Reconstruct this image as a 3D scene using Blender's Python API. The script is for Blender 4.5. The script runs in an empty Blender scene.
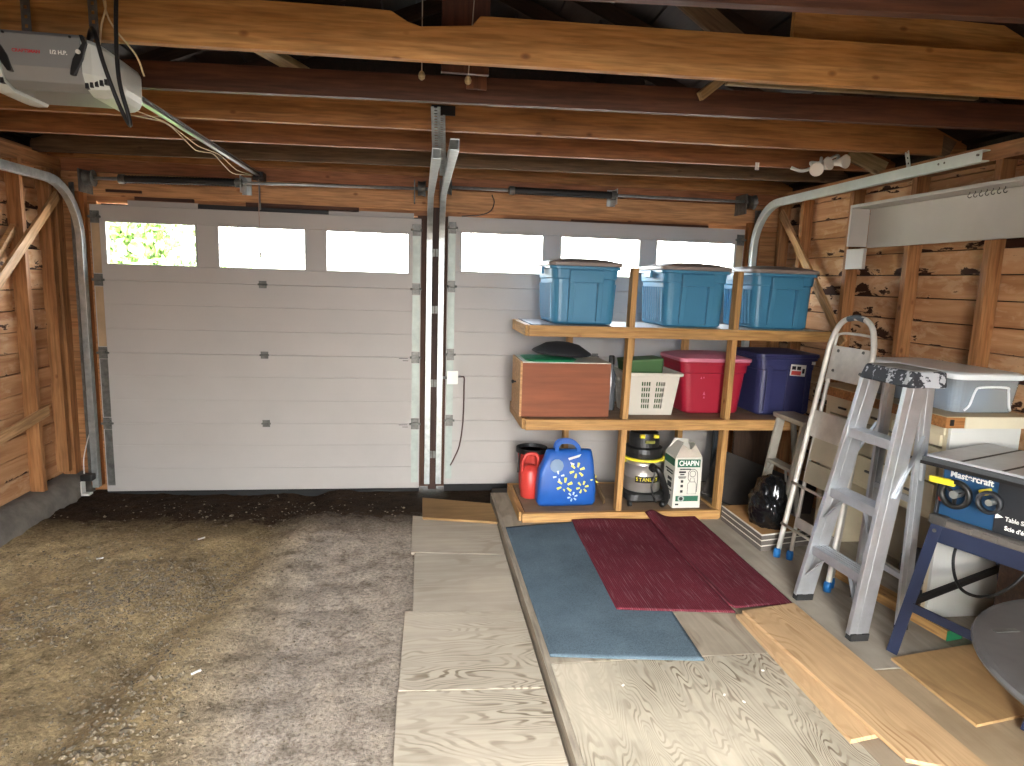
import bpy, bmesh, math, random
from mathutils import Vector, Matrix, noise, Euler
random.seed(7)
PI = math.pi
S = bpy.context.scene
C = S.collection

# ------------------------------------------------------------------ camera
def camera():
    f, yaw, pitch, roll = 653.86, 0.139468, -0.153789, 0.032073
    loc = Vector((2.45175, -5.36492, 1.74319))
    cy, sy, cp, sp = math.cos(yaw), math.sin(yaw), math.cos(pitch), math.sin(pitch)
    fw = Vector((sy*cp, cy*cp, sp)); r = Vector((cy, -sy, 0)); u = r.cross(fw)
    cr, sr = math.cos(roll), math.sin(roll)
    r2 = r*cr + u*sr; u2 = -r*sr + u*cr
    m = Matrix((r2, u2, -fw)).transposed().to_4x4(); m.translation = loc
    cd = bpy.data.cameras.new('camera'); cd.sensor_fit = 'HORIZONTAL'; cd.sensor_width = 36
    cd.lens = f*36/1024; cd.clip_start = .02; cd.clip_end = 200
    o = bpy.data.objects.new('camera', cd); C.objects.link(o); o.matrix_world = m
    S.camera = o
camera()

# ------------------------------------------------------------------ light and exposure
S.view_settings.view_transform = 'Standard'
S.view_settings.look = 'None'
S.view_settings.gamma = 1
S.view_settings.use_curve_mapping = False
S.view_settings.exposure = 0.22
w = bpy.data.worlds.new('sky'); S.world = w; w.use_nodes = True
nt = w.node_tree; nt.nodes.clear()
out = nt.nodes.new('ShaderNodeOutputWorld'); bg = nt.nodes.new('ShaderNodeBackground'); sky = nt.nodes.new('ShaderNodeTexSky')
sky.sky_type = 'NISHITA'; sky.sun_disc = False; sky.sun_elevation = math.radians(48); sky.sun_rotation = math.radians(200)
sky.dust_density = 4; sky.air_density = 1.2
hs = nt.nodes.new('ShaderNodeHueSaturation'); hs.inputs['Saturation'].default_value = .35
nt.links.new(sky.outputs[0], hs.inputs['Color']); nt.links.new(hs.outputs[0], bg.inputs[0]); nt.links.new(bg.outputs[0], out.inputs[0])
bg.inputs[1].default_value = 9.0
def area(name, loc, rot, sx, sy, power, col):
    l = bpy.data.lights.new(name, 'AREA'); l.shape = 'RECTANGLE'; l.size = sx; l.size_y = sy; l.energy = power; l.color = col
    o = bpy.data.objects.new(name, l); C.objects.link(o); o.location = loc; o.rotation_euler = rot
    return o
# area lamp added inside the back wall, wider than its doorway, imitating daylight
dl = area('back_daylight_lamp', (2.5, -7.0, 1.95), (math.radians(46), 0, math.radians(-4)), 2.2, 1.3, 215, (.985, .99, 1.0))
dl.data.spread = math.radians(112)

sl = bpy.data.lights.new('sun', 'SUN'); sl.energy = 25; sl.angle = math.radians(2); sl.color = (1, .96, .9)
so = bpy.data.objects.new('sun', sl); C.objects.link(so); so.rotation_euler = (math.radians(-12), math.radians(42), 0); so.location = (20, 0, 20)
# ------------------------------------------------------------------ helpers
W = {}
def srgb(h):
    if isinstance(h, str):
        h = [int(h[i:i+2], 16)/255 for i in (0, 2, 4)]
    return tuple((c/12.92 if c <= .04045 else ((c+.055)/1.055)**2.4) for c in h)
def T(x, y, z): return Matrix.Translation((x, y, z))
def setp(o, label=None, cat=None, group=None, kind=None):
    if label: o['label'] = label
    if cat: o['category'] = cat
    if group: o['group'] = group
    if kind: o['kind'] = kind
    return o
def thing(name, label, cat, loc, group=None, kind=None):
    o = bpy.data.objects.new(name, None); C.objects.link(o); o.location = loc; o.empty_display_size = .1
    W[o] = T(*loc)
    return setp(o, label, cat, group, kind)
def obj(name, bm, mat, parent=None, M=None, smooth=False, bevel=0, local=False, bseg=2, sub=0):
    """link the bmesh as one mesh object; verts are in world space unless local"""
    if M is None: M = W[parent] if parent is not None else Matrix.Identity(4)
    if not local: bm.transform(M.inverted())
    bmesh.ops.recalc_face_normals(bm, faces=bm.faces[:])
    me = bpy.data.meshes.new(name); bm.to_mesh(me); bm.free()
    if smooth:
        for p in me.polygons: p.use_smooth = True
    me.materials.append(mat)
    o = bpy.data.objects.new(name, me); C.objects.link(o)
    if parent is not None:
        o.parent = parent; o.matrix_basis = W[parent].inverted() @ M
    else: o.matrix_basis = M
    W[o] = M
    if bevel:
        b = o.modifiers.new('bevel', 'BEVEL'); b.width = bevel; b.segments = bseg; b.limit_method = 'ANGLE'; b.angle_limit = math.radians(40)
    if sub:
        b = o.modifiers.new('subsurf', 'SUBSURF'); b.levels = sub; b.render_levels = sub
    return o
def B(): return bmesh.new()
def box(bm, x0, x1, y0, y1, z0, z1, M=None):
    vs = [bm.verts.new((x, y, z)) for x in (x0, x1) for y in (y0, y1) for z in (z0, z1)]
    for f in ((0,1,3,2),(4,6,7,5),(0,4,5,1),(2,3,7,6),(0,2,6,4),(1,5,7,3)): bm.faces.new([vs[i] for i in f])
    if M is not None:
        for v in vs: v.co = M @ v.co
    return bm
def frame_of(a, b, up=(0,0,1)):
    a, b = Vector(a), Vector(b); d = (b-a).normalized(); u = Vector(up)
    if abs(d.dot(u)) > .98: u = Vector((0,1,0)) if abs(d.y) < .9 else Vector((1,0,0))
    s = u.cross(d).normalized(); u = d.cross(s).normalized()
    m = Matrix((d, s, u)).transposed().to_4x4(); m.translation = a
    return m, (b-a).length
def bar(bm, a, b, w, h, up=(0,0,1), off=0):
    m, L = frame_of(a, b, up)
    return box(bm, 0, L, -w/2, w/2, -h/2+off, h/2+off, m)
def board(name, a, b, w, h, mat, parent=None, up=(0,0,1), bevel=.002, jit=0):
    """a straight board, local X along its length so that the grain follows it"""
    m, L = frame_of(a, b, up); bm = B()
    if jit:
        n = max(2, int(L/.25)); rings = []
        for i in range(n+1):
            x = L*i/n; j = lambda k: noise.noise((x*1.3+k*7.1, a[0]*3+k, a[1]*5))*jit
            rings.append([(x, -w/2+j(1), -h/2+j(2)), (x, w/2+j(1), -h/2+j(2)), (x, w/2+j(1), h/2+j(3)), (x, -w/2+j(1), h/2+j(3))])
        loft(bm, rings)
    else: box(bm, 0, L, -w/2, w/2, -h/2, h/2)
    return obj(name, bm, mat, parent, M=m, local=True, bevel=bevel)
def loft(bm, rings, caps=True, closed=True):
    R = [[bm.verts.new(p) for p in r] for r in rings]; n = len(R[0])
    for i in range(len(R)-1):
        for k in range(n if closed else n-1):
            bm.faces.new((R[i][k], R[i][(k+1) % n], R[i+1][(k+1) % n], R[i+1][k]))
    if caps and closed:
        bm.faces.new(R[0][::-1]); bm.faces.new(R[-1])
    return R
def smoothpath(pts, n=6):
    pts = [Vector(p) for p in pts]
    if len(pts) < 3: return pts
    P = [2*pts[0]-pts[1]] + pts + [2*pts[-1]-pts[-2]]; o = []
    for i in range(1, len(P)-2):
        for k in range(n):
            t = k/n; a, b, c, d = P[i-1], P[i], P[i+1], P[i+2]
            o.append(.5*((2*b)+(c-a)*t+(2*a-5*b+4*c-d)*t*t+(3*b-a-3*c+d)*t**3))
    return o+[pts[-1]]
def sweep(bm, pts, prof, up=(0,0,1), closed=True):
    """prof: (side, up) pairs"""
    pts = [Vector(p) for p in pts]; rings = []; n = len(pts); s_prev = None
    for i in range(n):
        d = (pts[min(i+1, n-1)]-pts[max(i-1, 0)]).normalized()
        if s_prev is None:
            u = Vector(up)
            if abs(d.dot(u)) > .95: u = Vector((0,1,0)) if abs(d.y) < .9 else Vector((1,0,0))
            s = u.cross(d).normalized()
        else: s = (s_prev - d*s_prev.dot(d)).normalized()
        s_prev = s; u = d.cross(s)
        rings.append([pts[i]+s*a+u*b for a, b in prof])
    return loft(bm, rings, closed=closed)
def circ(r, n=8, r2=None): return [(r*math.cos(2*PI*k/n), (r2 or r)*math.sin(2*PI*k/n)) for k in range(n)]
def tube(bm, pts, r, n=8, smooth=0):
    if smooth: pts = smoothpath(pts, smooth)
    return sweep(bm, pts, circ(r, n))
def lathe(bm, prof, c, n=32, axis='Z', caps=True):
    rings = []
    for r, h in prof:
        ring = []
        for k in range(n):
            a = 2*PI*k/n; x, y = r*math.cos(a), r*math.sin(a)
            p = {'Z': (x, y, h), 'X': (h, x, y), 'Y': (x, h, y)}[axis]
            ring.append((c[0]+p[0], c[1]+p[1], c[2]+p[2]))
        rings.append(ring)
    return loft(bm, rings, caps=caps)
def cyl(bm, a, b, r, n=16, r2=None):
    m, L = frame_of(a, b)
    rings = [[m @ Vector((x, rr*math.cos(2*PI*k/n), rr*math.sin(2*PI*k/n))) for k in range(n)] for x, rr in ((0, r), (L, r if r2 is None else r2))]
    return loft(bm, rings)
def rrect(cx, cy, hx, hy, r, n=4):
    o = []
    for (sx, sy, a0) in ((1,1,0), (-1,1,PI/2), (-1,-1,PI), (1,-1,1.5*PI)):
        for k in range(n+1):
            a = a0+PI/2*k/n; o.append((cx+sx*(hx-r)+r*math.cos(a), cy+sy*(hy-r)+r*math.sin(a)))
    return o
def rloft(bm, secs, n=4, caps=True):
    """secs: (z, cx, cy, hx, hy, r)"""
    return loft(bm, [[(x, y, z) for x, y in rrect(cx, cy, hx, hy, min(r, hx*.99, hy*.99), n)] for z, cx, cy, hx, hy, r in secs], caps=caps)
def plate(bm, pts, th):
    """polygon in space extruded by vector th"""
    th = Vector(th); a = [bm.verts.new(p) for p in pts]; b = [bm.verts.new(Vector(p)+th) for p in pts]; n = len(a)
    bm.faces.new(a[::-1]); bm.faces.new(b)
    for k in range(n): bm.faces.new((a[k], a[(k+1) % n], b[(k+1) % n], b[k]))
def text(name, s, size, M, mat, parent, ext=.0008, squeeze=1, bold=0):
    cu = bpy.data.curves.new(name, 'FONT'); cu.body = s; cu.size = size; cu.extrude = ext; cu.align_x = 'CENTER'; cu.align_y = 'CENTER'; cu.offset = bold
    tmp = bpy.data.objects.new(name, cu); C.objects.link(tmp); dg = bpy.context.evaluated_depsgraph_get()
    me = bpy.data.meshes.new_from_object(tmp.evaluated_get(dg)); bpy.data.objects.remove(tmp); me.materials.clear(); me.materials.append(mat)
    o = bpy.data.objects.new(name, me); C.objects.link(o)
    M = M @ Matrix.Diagonal((squeeze, 1, 1, 1))
    o.parent = parent; o.matrix_basis = W[parent].inverted() @ M; W[o] = M
    return o
def facing(loc, right, up):
    r = Vector(right).normalized(); u = Vector(up); n = r.cross(u).normalized(); u = n.cross(r)
    m = Matrix((r, u, n)).transposed().to_4x4(); m.translation = loc
    return m
def dup(o, dx, label=None, rz=0):
    r = o.copy(); C.objects.link(r); r.location = Vector(o.location)+Vector(dx); r.rotation_euler = (0, 0, rz)
    if label: r['label'] = label
    for ch in list(o.children):
        c = ch.copy(); C.objects.link(c); c.parent = r
        for g in list(ch.children):
            d = g.copy(); C.objects.link(d); d.parent = c
    return r

# ------------------------------------------------------------------ materials
def newmat(name):
    m = bpy.data.materials.new(name); m.use_nodes = True
    nt = m.node_tree; b = nt.nodes['Principled BSDF']
    return m, nt, b
def N(nt, t, **k):
    n = nt.nodes.new(t)
    for a, v in k.items():
        if a in n.inputs: n.inputs[a].default_value = v
        else: setattr(n, a, v)
    return n
def ramp(nt, src, stops):
    r = nt.nodes.new('ShaderNodeValToRGB'); e = r.color_ramp.elements
    while len(e) < len(stops): e.new(.5)
    for i, (p, c) in enumerate(stops):
        e[i].position = p; e[i].color = (*c[:3], 1) if hasattr(c, '__len__') else (c, c, c, 1)
    nt.links.new(src, r.inputs[0]); return r.outputs[0]
def mix(nt, fac, a, b, mode='MIX'):
    m = nt.nodes.new('ShaderNodeMix'); m.data_type = 'RGBA'; m.blend_type = mode
    L = nt.links
    for i, v in ((0, fac), (6, a), (7, b)):
        if hasattr(v, 'is_output'): L.new(v, m.inputs[i])
        elif i == 0: m.inputs[0].default_value = v
        else: m.inputs[i].default_value = (*v[:3], 1)
    return m.outputs[2]
def coords(nt, scale, rnd=True, kind='Object'):
    tc = nt.nodes.new('ShaderNodeTexCoord'); mp = nt.nodes.new('ShaderNodeMapping'); mp.inputs['Scale'].default_value = scale
    nt.links.new(tc.outputs[kind], mp.inputs[0])
    if rnd:
        oi = nt.nodes.new('ShaderNodeObjectInfo'); mu = N(nt, 'ShaderNodeMath', operation='MULTIPLY'); mu.inputs[1].default_value = 53.0
        nt.links.new(oi.outputs['Random'], mu.inputs[0]); nt.links.new(mu.outputs[0], mp.inputs['Location'])
    return mp.outputs[0]
def noise_n(nt, co, scale=1, detail=5, rough=.55, dist=0):
    n = N(nt, 'ShaderNodeTexNoise', Scale=scale, Detail=detail, Roughness=rough, Distortion=dist)
    nt.links.new(co, n.inputs['Vector']); return n.outputs[0]
def bump(nt, b, h, strength=.3, dist=.01):
    n = N(nt, 'ShaderNodeBump', Strength=strength, Distance=dist); nt.links.new(h, n.inputs['Height']); nt.links.new(n.outputs[0], b.inputs['Normal'])
MC = {}
def plain(name, col, rough=.5, metal=0, var=.12, vscale=6, bmp=0, spec=.5, **kw):
    if name in MC: return MC[name]
    m, nt, b = newmat(name); c = srgb(col) if isinstance(col, str) else col
    n = noise_n(nt, coords(nt, (vscale,)*3), 1, 4, .6)
    d = tuple(x*(1-var) for x in c); e = tuple(min(1, x*(1+var)) for x in c)
    nt.links.new(ramp(nt, n, [(.3, d), (.7, e)]), b.inputs['Base Color'])
    b.inputs['Roughness'].default_value = rough; b.inputs['Metallic'].default_value = metal; b.inputs['Specular IOR Level'].default_value = spec
    for k, v in kw.items(): b.inputs[k].default_value = v
    if bmp: bump(nt, b, noise_n(nt, coords(nt, (vscale*8,)*3), 1, 3), bmp, .004)
    MC[name] = m; return m
def wood(name, c1, c2, axis='X', knots=.6, dirt=.25, rough=.62, k=1.0, grain=1.0):
    if name in MC: return MC[name]
    m, nt, b = newmat(name); c1, c2 = srgb(c1), srgb(c2)
    sc = {'X': (1.6, 22, 22), 'Y': (22, 1.6, 22), 'Z': (22, 22, 1.6)}[axis]; sc = tuple(s*k for s in sc)
    co = coords(nt, sc)
    n1 = noise_n(nt, co, 1, 6, .62, .8)
    co2 = coords(nt, tuple(s*3.2 for s in sc)); n2 = noise_n(nt, co2, 1, 3, .5, .3)
    col = ramp(nt, n1, [(.28, c2), (.5, tuple(.5*(a+e) for a, e in zip(c1, c2))), (.7, c1)])
    fine = ramp(nt, n2, [(.35, tuple([1-.35*grain]*3)), (.6, (1, 1, 1))])
    col = mix(nt, 1.0, col, fine, 'MULTIPLY')
    n3 = noise_n(nt, coords(nt, (1.7, 2.3, 2.3)), 1, 4, .6)
    col = mix(nt, 1.0, col, ramp(nt, n3, [(.3, tuple([1-dirt]*3)), (.65, (1, 1, 1))]), 'MULTIPLY')
    if knots:
        ks = {'X': (4.5, 8, 8), 'Y': (8, 4.5, 8), 'Z': (8, 8, 4.5)}[axis]
        v = N(nt, 'ShaderNodeTexVoronoi', Scale=1.0, Randomness=1.0); nt.links.new(coords(nt, ks), v.inputs['Vector'])
        kn = ramp(nt, v.outputs['Distance'], [(.035, (.12, .06, .04)), (.065, (.42, .28, .2)), (.11, (1, 1, 1))])
        col = mix(nt, knots, col, kn, 'MULTIPLY')
    nt.links.new(col, b.inputs['Base Color']); b.inputs['Roughness'].default_value = rough; b.inputs['Specular IOR Level'].default_value = .3
    bump(nt, b, n2, .25, .003)
    MC[name] = m; return m
def plyw(name, c1, c2, axis='X', rings=26, stain=.3, rough=.75, sc=1.0, mark=.8):
    """rotary cut plywood: cathedral grain as the contour lines of a stretched noise"""
    if name in MC: return MC[name]
    m, nt, b = newmat(name); c1, c2 = srgb(c1), srgb(c2)
    s = {'X': (.7, 2.6, 2.6), 'Y': (2.6, .7, 2.6)}[axis]; s = tuple(v*sc for v in s)
    n = noise_n(nt, coords(nt, s), 1.0, 2.5, .45, .35)
    mu = N(nt, 'ShaderNodeMath', operation='MULTIPLY'); mu.inputs[1].default_value = rings*6.28; nt.links.new(n, mu.inputs[0])
    si = N(nt, 'ShaderNodeMath', operation='SINE'); nt.links.new(mu.outputs[0], si.inputs[0])
    ms = N(nt, 'ShaderNodeMapRange'); ms.inputs['From Min'].default_value = -1; nt.links.new(si.outputs[0], ms.inputs['Value'])
    s2 = {'X': (2, 34, 34), 'Y': (34, 2, 34)}[axis]
    f = noise_n(nt, coords(nt, s2), 1, 4, .6, .3)
    lines = ramp(nt, ms.outputs[0], [(.55, 0.), (.9, 1.)])
    fr = ramp(nt, f, [(.35, 0.), (.62, 1.)])
    patch = ramp(nt, noise_n(nt, coords(nt, (1.6, 1.9, 1.6)), 1, 3), [(.38, .15), (.62, 1.)])
    fac = mix(nt, 1.0, mix(nt, 1.0, lines, fr, 'MULTIPLY'), patch, 'MULTIPLY')
    base = mix(nt, ramp(nt, noise_n(nt, coords(nt, (1.5, 1.5, 1.5)), 1, 5, .6), [(.35, 0.), (.7, 1.)]), c1, tuple(x*(1-stain) for x in c1))
    base = mix(nt, 1.0, base, ramp(nt, f, [(.3, (.82, .81, .8)), (.65, (1, 1, 1))]), 'MULTIPLY')
    fm = N(nt, 'ShaderNodeMath', operation='MULTIPLY'); fm.inputs[1].default_value = mark; nt.links.new(fac, fm.inputs[0])
    col = mix(nt, fm.outputs[0], base, c2)
    nt.links.new(col, b.inputs['Base Color']); b.inputs['Roughness'].default_value = rough; b.inputs['Specular IOR Level'].default_value = .25
    bump(nt, b, f, .15, .002)
    MC[name] = m; return m

pine = wood('pine', 'c9985c', 'a5713b')
pine_o = wood('pine_orange', 'b27d4a', '8f5c30')
pine_z = wood('pine_studs', 'b98759', '966339')
pine_l = wood('pine_light', 'cfa67a', 'b58855', knots=.35, dirt=.12)
brown = wood('brown_stained', '5f3a26', '3e2418', knots=.2)
greyw = wood('grey_board', '7a6248', '57442f', knots=.5)
darkw = wood('dark_rafter', '33241a', '20160f', knots=.2)
palew = wood('pale_board', 'b09a72', '8c7854', knots=.5)
roofw = wood('roof_boards', '2c2018', '1b130e', axis='Y', knots=.2)
concrete = plain('concrete', '6b665e', .9, var=.3, vscale=9, bmp=.6)
white = plain('door_white', 'a9a5a0', .45, var=.04, vscale=2, spec=.4)
galv = plain('galvanized', 'adb2b1', .4, .75, var=.18, vscale=22)
galv_d = plain('dull_steel', '6a6a66', .5, .7, var=.3, vscale=25)
alu = plain('aluminium', 'b9bdc1', .36, .75, var=.1, vscale=12)
alu_w = plain('old_aluminium', 'd0cdc4', .45, .25, var=.14, vscale=12)
blackm = plain('black_metal', '1d1c1c', .5, .2)
blackp = plain('black_plastic', '161616', .45)
rubber = plain('rubber', '1b1b1b', .8)
whitep = plain('white_plastic', 'd8d6cf', .4, var=.04)
M_text_w = plain('lettering_white', 'e4e4e0', .6, var=.02)

def siding_mat():
    m, nt, b = newmat('peeling_siding')
    sc = (14, 1.0, 14)
    n1 = noise_n(nt, coords(nt, sc), 1, 5, .6, .6)
    col = ramp(nt, n1, [(.3, srgb('9a6a46')), (.55, srgb('b98c64')), (.72, srgb('c99e76'))])
    zone = noise_n(nt, coords(nt, (1.2, 1.1, 1.6)), 1, 3, .5)
    pn = noise_n(nt, coords(nt, (6, 5, 13)), 1, 6, .62, .4)
    ad = N(nt, 'ShaderNodeMath', operation='ADD'); nt.links.new(pn, ad.inputs[0]); nt.links.new(zone, ad.inputs[1])
    mrp = N(nt, 'ShaderNodeMapRange'); mrp.inputs['From Min'].default_value = 1.0; mrp.inputs['From Max'].default_value = 1.10; mrp.inputs['To Max'].default_value = .55; nt.links.new(ad.outputs[0], mrp.inputs['Value'])
    col = mix(nt, mrp.outputs[0], col, srgb('cfae8a'))
    tc = nt.nodes.new('ShaderNodeTexCoord'); sz = nt.nodes.new('ShaderNodeSeparateXYZ'); nt.links.new(tc.outputs['Object'], sz.inputs[0])
    q = N(nt, 'ShaderNodeMath', operation='MULTIPLY_ADD'); q.inputs[1].default_value = 1/.142; q.inputs[2].default_value = -.16/.142; nt.links.new(sz.outputs[2], q.inputs[0])
    fr_ = N(nt, 'ShaderNodeMath', operation='FRACT'); nt.links.new(q.outputs[0], fr_.inputs[0])
    low = N(nt, 'ShaderNodeMapRange'); low.inputs['From Max'].default_value = .6; low.inputs['To Min'].default_value = .17; low.inputs['To Max'].default_value = 0; nt.links.new(fr_.outputs[0], low.inputs['Value'])
    ad2 = N(nt, 'ShaderNodeMath', operation='ADD'); nt.links.new(ad.outputs[0], ad2.inputs[0]); nt.links.new(low.outputs[0], ad2.inputs[1])
    dark = ramp(nt, ad2.outputs[0], [(.0, 0.), (1., 0.)])
    mrd = N(nt, 'ShaderNodeMapRange'); mrd.inputs['From Min'].default_value = 1.19; mrd.inputs['From Max'].default_value = 1.22; nt.links.new(ad2.outputs[0], mrd.inputs['Value']); dark = mrd.outputs[0]
    col = mix(nt, dark, col, srgb('3a2216'))
    nt.links.new(col, b.inputs['Base Color']); b.inputs['Roughness'].default_value = .8; b.inputs['Specular IOR Level'].default_value = .2
    bump(nt, b, pn, .4, .004)
    return m
siding = siding_mat()

def dirt_mat():
    m, nt, b = newmat('dirt')
    co = coords(nt, (1, 1, 1), False)
    big = noise_n(nt, coords(nt, (.9, .55, 1), False), 1, 4, .6, .4)
    mid = noise_n(nt, co, 7, 6, .7)
    fine = noise_n(nt, co, 55, 5, .75)
    col = ramp(nt, big, [(.33, srgb('7b6b52')), (.5, srgb('9b8968')), (.66, srgb('b4a17c'))])
    # packed greyer earth in the wheel track beside the plywood walkway
    sx = N(nt, 'ShaderNodeSeparateXYZ'); nt.links.new(co, sx.inputs[0])
    wob = N(nt, 'ShaderNodeMath', operation='MULTIPLY_ADD'); wob.inputs[1].default_value = .7; nt.links.new(big, wob.inputs[0]); nt.links.new(sx.outputs[0], wob.inputs[2])
    trk = ramp(nt, wob.outputs[0], [(.0, 0.), (1., 1.)]); 
    mr = N(nt, 'ShaderNodeMapRange'); mr.inputs['From Min'].default_value = 1.75; mr.inputs['From Max'].default_value = 2.2; nt.links.new(wob.outputs[0], mr.inputs['Value'])
    col = mix(nt, mr.outputs[0], col, srgb('9c9184'))
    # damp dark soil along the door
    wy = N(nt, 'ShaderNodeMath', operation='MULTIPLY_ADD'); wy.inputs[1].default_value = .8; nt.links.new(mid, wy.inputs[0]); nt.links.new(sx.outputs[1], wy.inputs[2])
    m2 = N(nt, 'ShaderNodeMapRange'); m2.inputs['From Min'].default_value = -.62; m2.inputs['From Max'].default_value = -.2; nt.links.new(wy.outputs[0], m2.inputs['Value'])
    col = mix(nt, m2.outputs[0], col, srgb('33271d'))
    col = mix(nt, 1., col, ramp(nt, mid, [(.3, (.5, .48, .45)), (.52, (1.1, 1.1, 1.1)), (.72, (1.4, 1.37, 1.28))]), 'MULTIPLY')
    col = mix(nt, 1., col, ramp(nt, fine, [(.32, (.45, .43, .4)), (.52, (1.05, 1.05, 1.05)), (.7, (1.45, 1.42, 1.34))]), 'MULTIPLY')
    nt.links.new(col, b.inputs['Base Color']); b.inputs['Roughness'].default_value = .95; b.inputs['Specular IOR Level'].default_value = .1
    bump(nt, b, fine, .8, .02)
    return m
dirt = dirt_mat()

# ------------------------------------------------------------------ ground and floors
def ground_h(x, y):
    h = .028*noise.noise((x*1.3, y*.9, .3)) + .018*noise.noise((x*4, y*4, 2)) + .012*noise.noise((x*11, y*11, 5)) + .006*noise.noise((x*31, y*31, 8))
    rut = x-(1.32+.16*(y+1.5))            # the wheel rut
    h -= .035*math.exp(-(rut/.13)**2); h += .02*math.exp(-((rut-.25)/.15)**2)
    h += .10*max(0, .25-x)**1.2            # banks up against the left footing
    if x > 2.0: h *= max(0, 1-(x-2.0)/.35)
    if y > -.5: h -= .03*min(1, (y+.5)/.4)
    return h
bm = B(); nx, ny = 150, 230; X0, X1, Y0, Y1 = -.42, 3.15, -5.6, .35
V = [[bm.verts.new((X0+(X1-X0)*i/nx, Y0+(Y1-Y0)*j/ny, 0)) for j in range(ny+1)] for i in range(nx+1)]
for r in V:
    for v in r: v.co.z = ground_h(v.co.x, v.co.y)
for i in range(nx):
    for j in range(ny): bm.faces.new((V[i][j], V[i+1][j], V[i+1][j+1], V[i][j+1]))
fl = obj('floor', bm, dirt, smooth=True); setp(fl, 'bare rutted dirt floor between the wall and the plywood walkway', 'floor', kind='structure')

bm = B()                                     # far end of the garage behind the camera and under the deck
box(bm, -.5, 6.2, -9.2, -5.55, -.2, -.04); box(bm, 3.1, 6.2, -5.6, .4, -.2, -.04)
fb = obj('floor_1', bm, dirt); setp(fb, 'flat packed earth under and behind the plywood deck', 'floor', kind='structure')

# gravel: nobody could count it
def pebble(bm, x, y, z, r):
    a = random.random()*6.28; sx, sy, sz = r*random.uniform(.7, 1.3), r*random.uniform(.7, 1.2), r*random.uniform(.45, .8)
    m = T(x, y, z) @ Matrix.Rotation(a, 4, 'Z') @ Matrix.Diagonal((sx, sy, sz, 1))
    vs = [bm.verts.new(m @ (Vector(p)*random.uniform(.8, 1.15))) for p in ((1,0,0),(.3,.95,0),(-.8,.6,0),(-.8,-.6,0),(.3,-.95,0),(.2,.1,1),(0,0,-1))]
    for k in range(5):
        bm.faces.new((vs[k], vs[(k+1) % 5], vs[5])); bm.faces.new((vs[(k+1) % 5], vs[k], vs[6]))
bm = B()
def patch(cx, cy, sx, sy, n, r0, r1, rot=0):
    for _ in range(n):
        u, v = random.gauss(0, 1)*sx, random.gauss(0, 1)*sy
        x, y = cx+u*math.cos(rot)-v*math.sin(rot), cy+u*math.sin(rot)+v*math.cos(rot)
        if not (-.15 < x < 2.33 and -4.2 < y < -.05): continue
        r = .8*random.uniform(r0, r1)*(1 if random.random() < .9 else 1.6)
        pebble(bm, x, y, ground_h(x, y)+r*.2, r)
patch(1.0, -1.75, .26, .2, 1100, .006, .014, .5)
patch(.6, -2.05, .3, .16, 600, .006, .014, .4)
patch(1.32, -1.55, .07, .5, 260, .005, .011, -.14)
patch(1.2, -2.5, .08, .5, 240, .005, .011, -.12)
patch(1.35, -3.1, .13, .34, 560, .006, .017, -.1)
patch(.4, -1.2, .35, .25, 200, .005, .012)
patch(1.2, -1.9, .8, 1.0, 1800, .003, .007)
patch(.7, -1.9, .5, .5, 900, .004, .009)
patch(1.3, -2.6, .3, .6, 700, .004, .010)
patch(1.3, -.5, .7, .2, 120, .005, .014)
gr = obj('gravel', bm, plain('gravel_stone', '746854', .9, var=.6, vscale=30)); setp(gr, 'loose small stones scattered over the dirt floor', 'gravel', kind='stuff')
for i, (x, y, r, a) in enumerate(((1.42, -3.32, .02, .4), (1.5, -2.62, .011, 1.2), (.55, -1.35, .012, 0), (1.02, -1.02, .012, 2))):
    bm = B(); bar(bm, (x-r*1.6, y, ground_h(x, y)+.006), (x+r*1.6, y+r*2*math.sin(a), ground_h(x, y)+.012), r*.9, .006)
    o = obj('paper_scrap', bm, whitep); setp(o, ['large white scrap lying on the dirt at the bottom edge', 'white splinter standing up in the rut gravel', 'small white scrap on the dirt near the wall footing', 'small white scrap in the dark soil before the garage door'][i], 'scrap', 'scraps on the dirt')

# raised plywood deck on the right
deck_g = plyw('deck_grey', 'aca08d', '5f5344', axis='Y', rings=8, stain=.35)
deck_l = plyw('deck_light', 'c2b8a3', '675948', axis='Y', rings=36, stain=.42, mark=1.0, sc=1.9)
deck_d = plyw('deck_dull', 'a5967f', '65574a', axis='Y', rings=7, stain=.45)
def sheet(name, pts, z0, z1, mat, label, cat='floor', kind='structure', bevel=.002):
    bm = B(); plate(bm, [(x, y, z0) for x, y in pts], (0, 0, z1-z0))
    c = Vector((sum(p[0] for p in pts)/len(pts), sum(p[1] for p in pts)/len(pts), z0))
    o = obj(name, bm, mat, M=T(*c), bevel=bevel); setp(o, label, cat, kind=kind); return o
DK = .09
sheet('floor_2', [(3.02, -2.765), (4.08, -2.765), (4.08, -.42), (3.02, -.42)], .072, DK, deck_g, 'grey plywood deck panel lying under the mats and shelf')
sheet('floor_3', [(3.03, -4.0), (4.08, -4.0), (4.08, -2.77), (3.03, -2.77)], .072, DK, deck_l, 'pale plywood deck panel with strong dark grain, in front of the blue mat')
sheet('floor_4', [(4.085, -4.0), (4.44, -4.0), (4.44, -.42), (4.085, -.42)], .069, DK-.003, deck_d, 'dark worn plywood deck strip beside the long plank')
sheet('floor_5', [(4.45, -2.93), (5.5, -2.93), (5.5, -.2), (4.45, -.2)], .072, DK, plyw('deck_cool', 'b3aa9b', '7d7467', axis='Y', rings=5, stain=.35), 'grey deck panel under the ladders and cabinet')
sheet('floor_6', [(4.45, -4.6), (5.5, -4.6), (5.5, -2.935), (4.45, -2.935)], .070, DK-.002, plyw('deck_brown', 'b09b7d', '7b674d', axis='Y', rings=6, stain=.4), 'brown grey deck panel under the table saw and round table')
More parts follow.
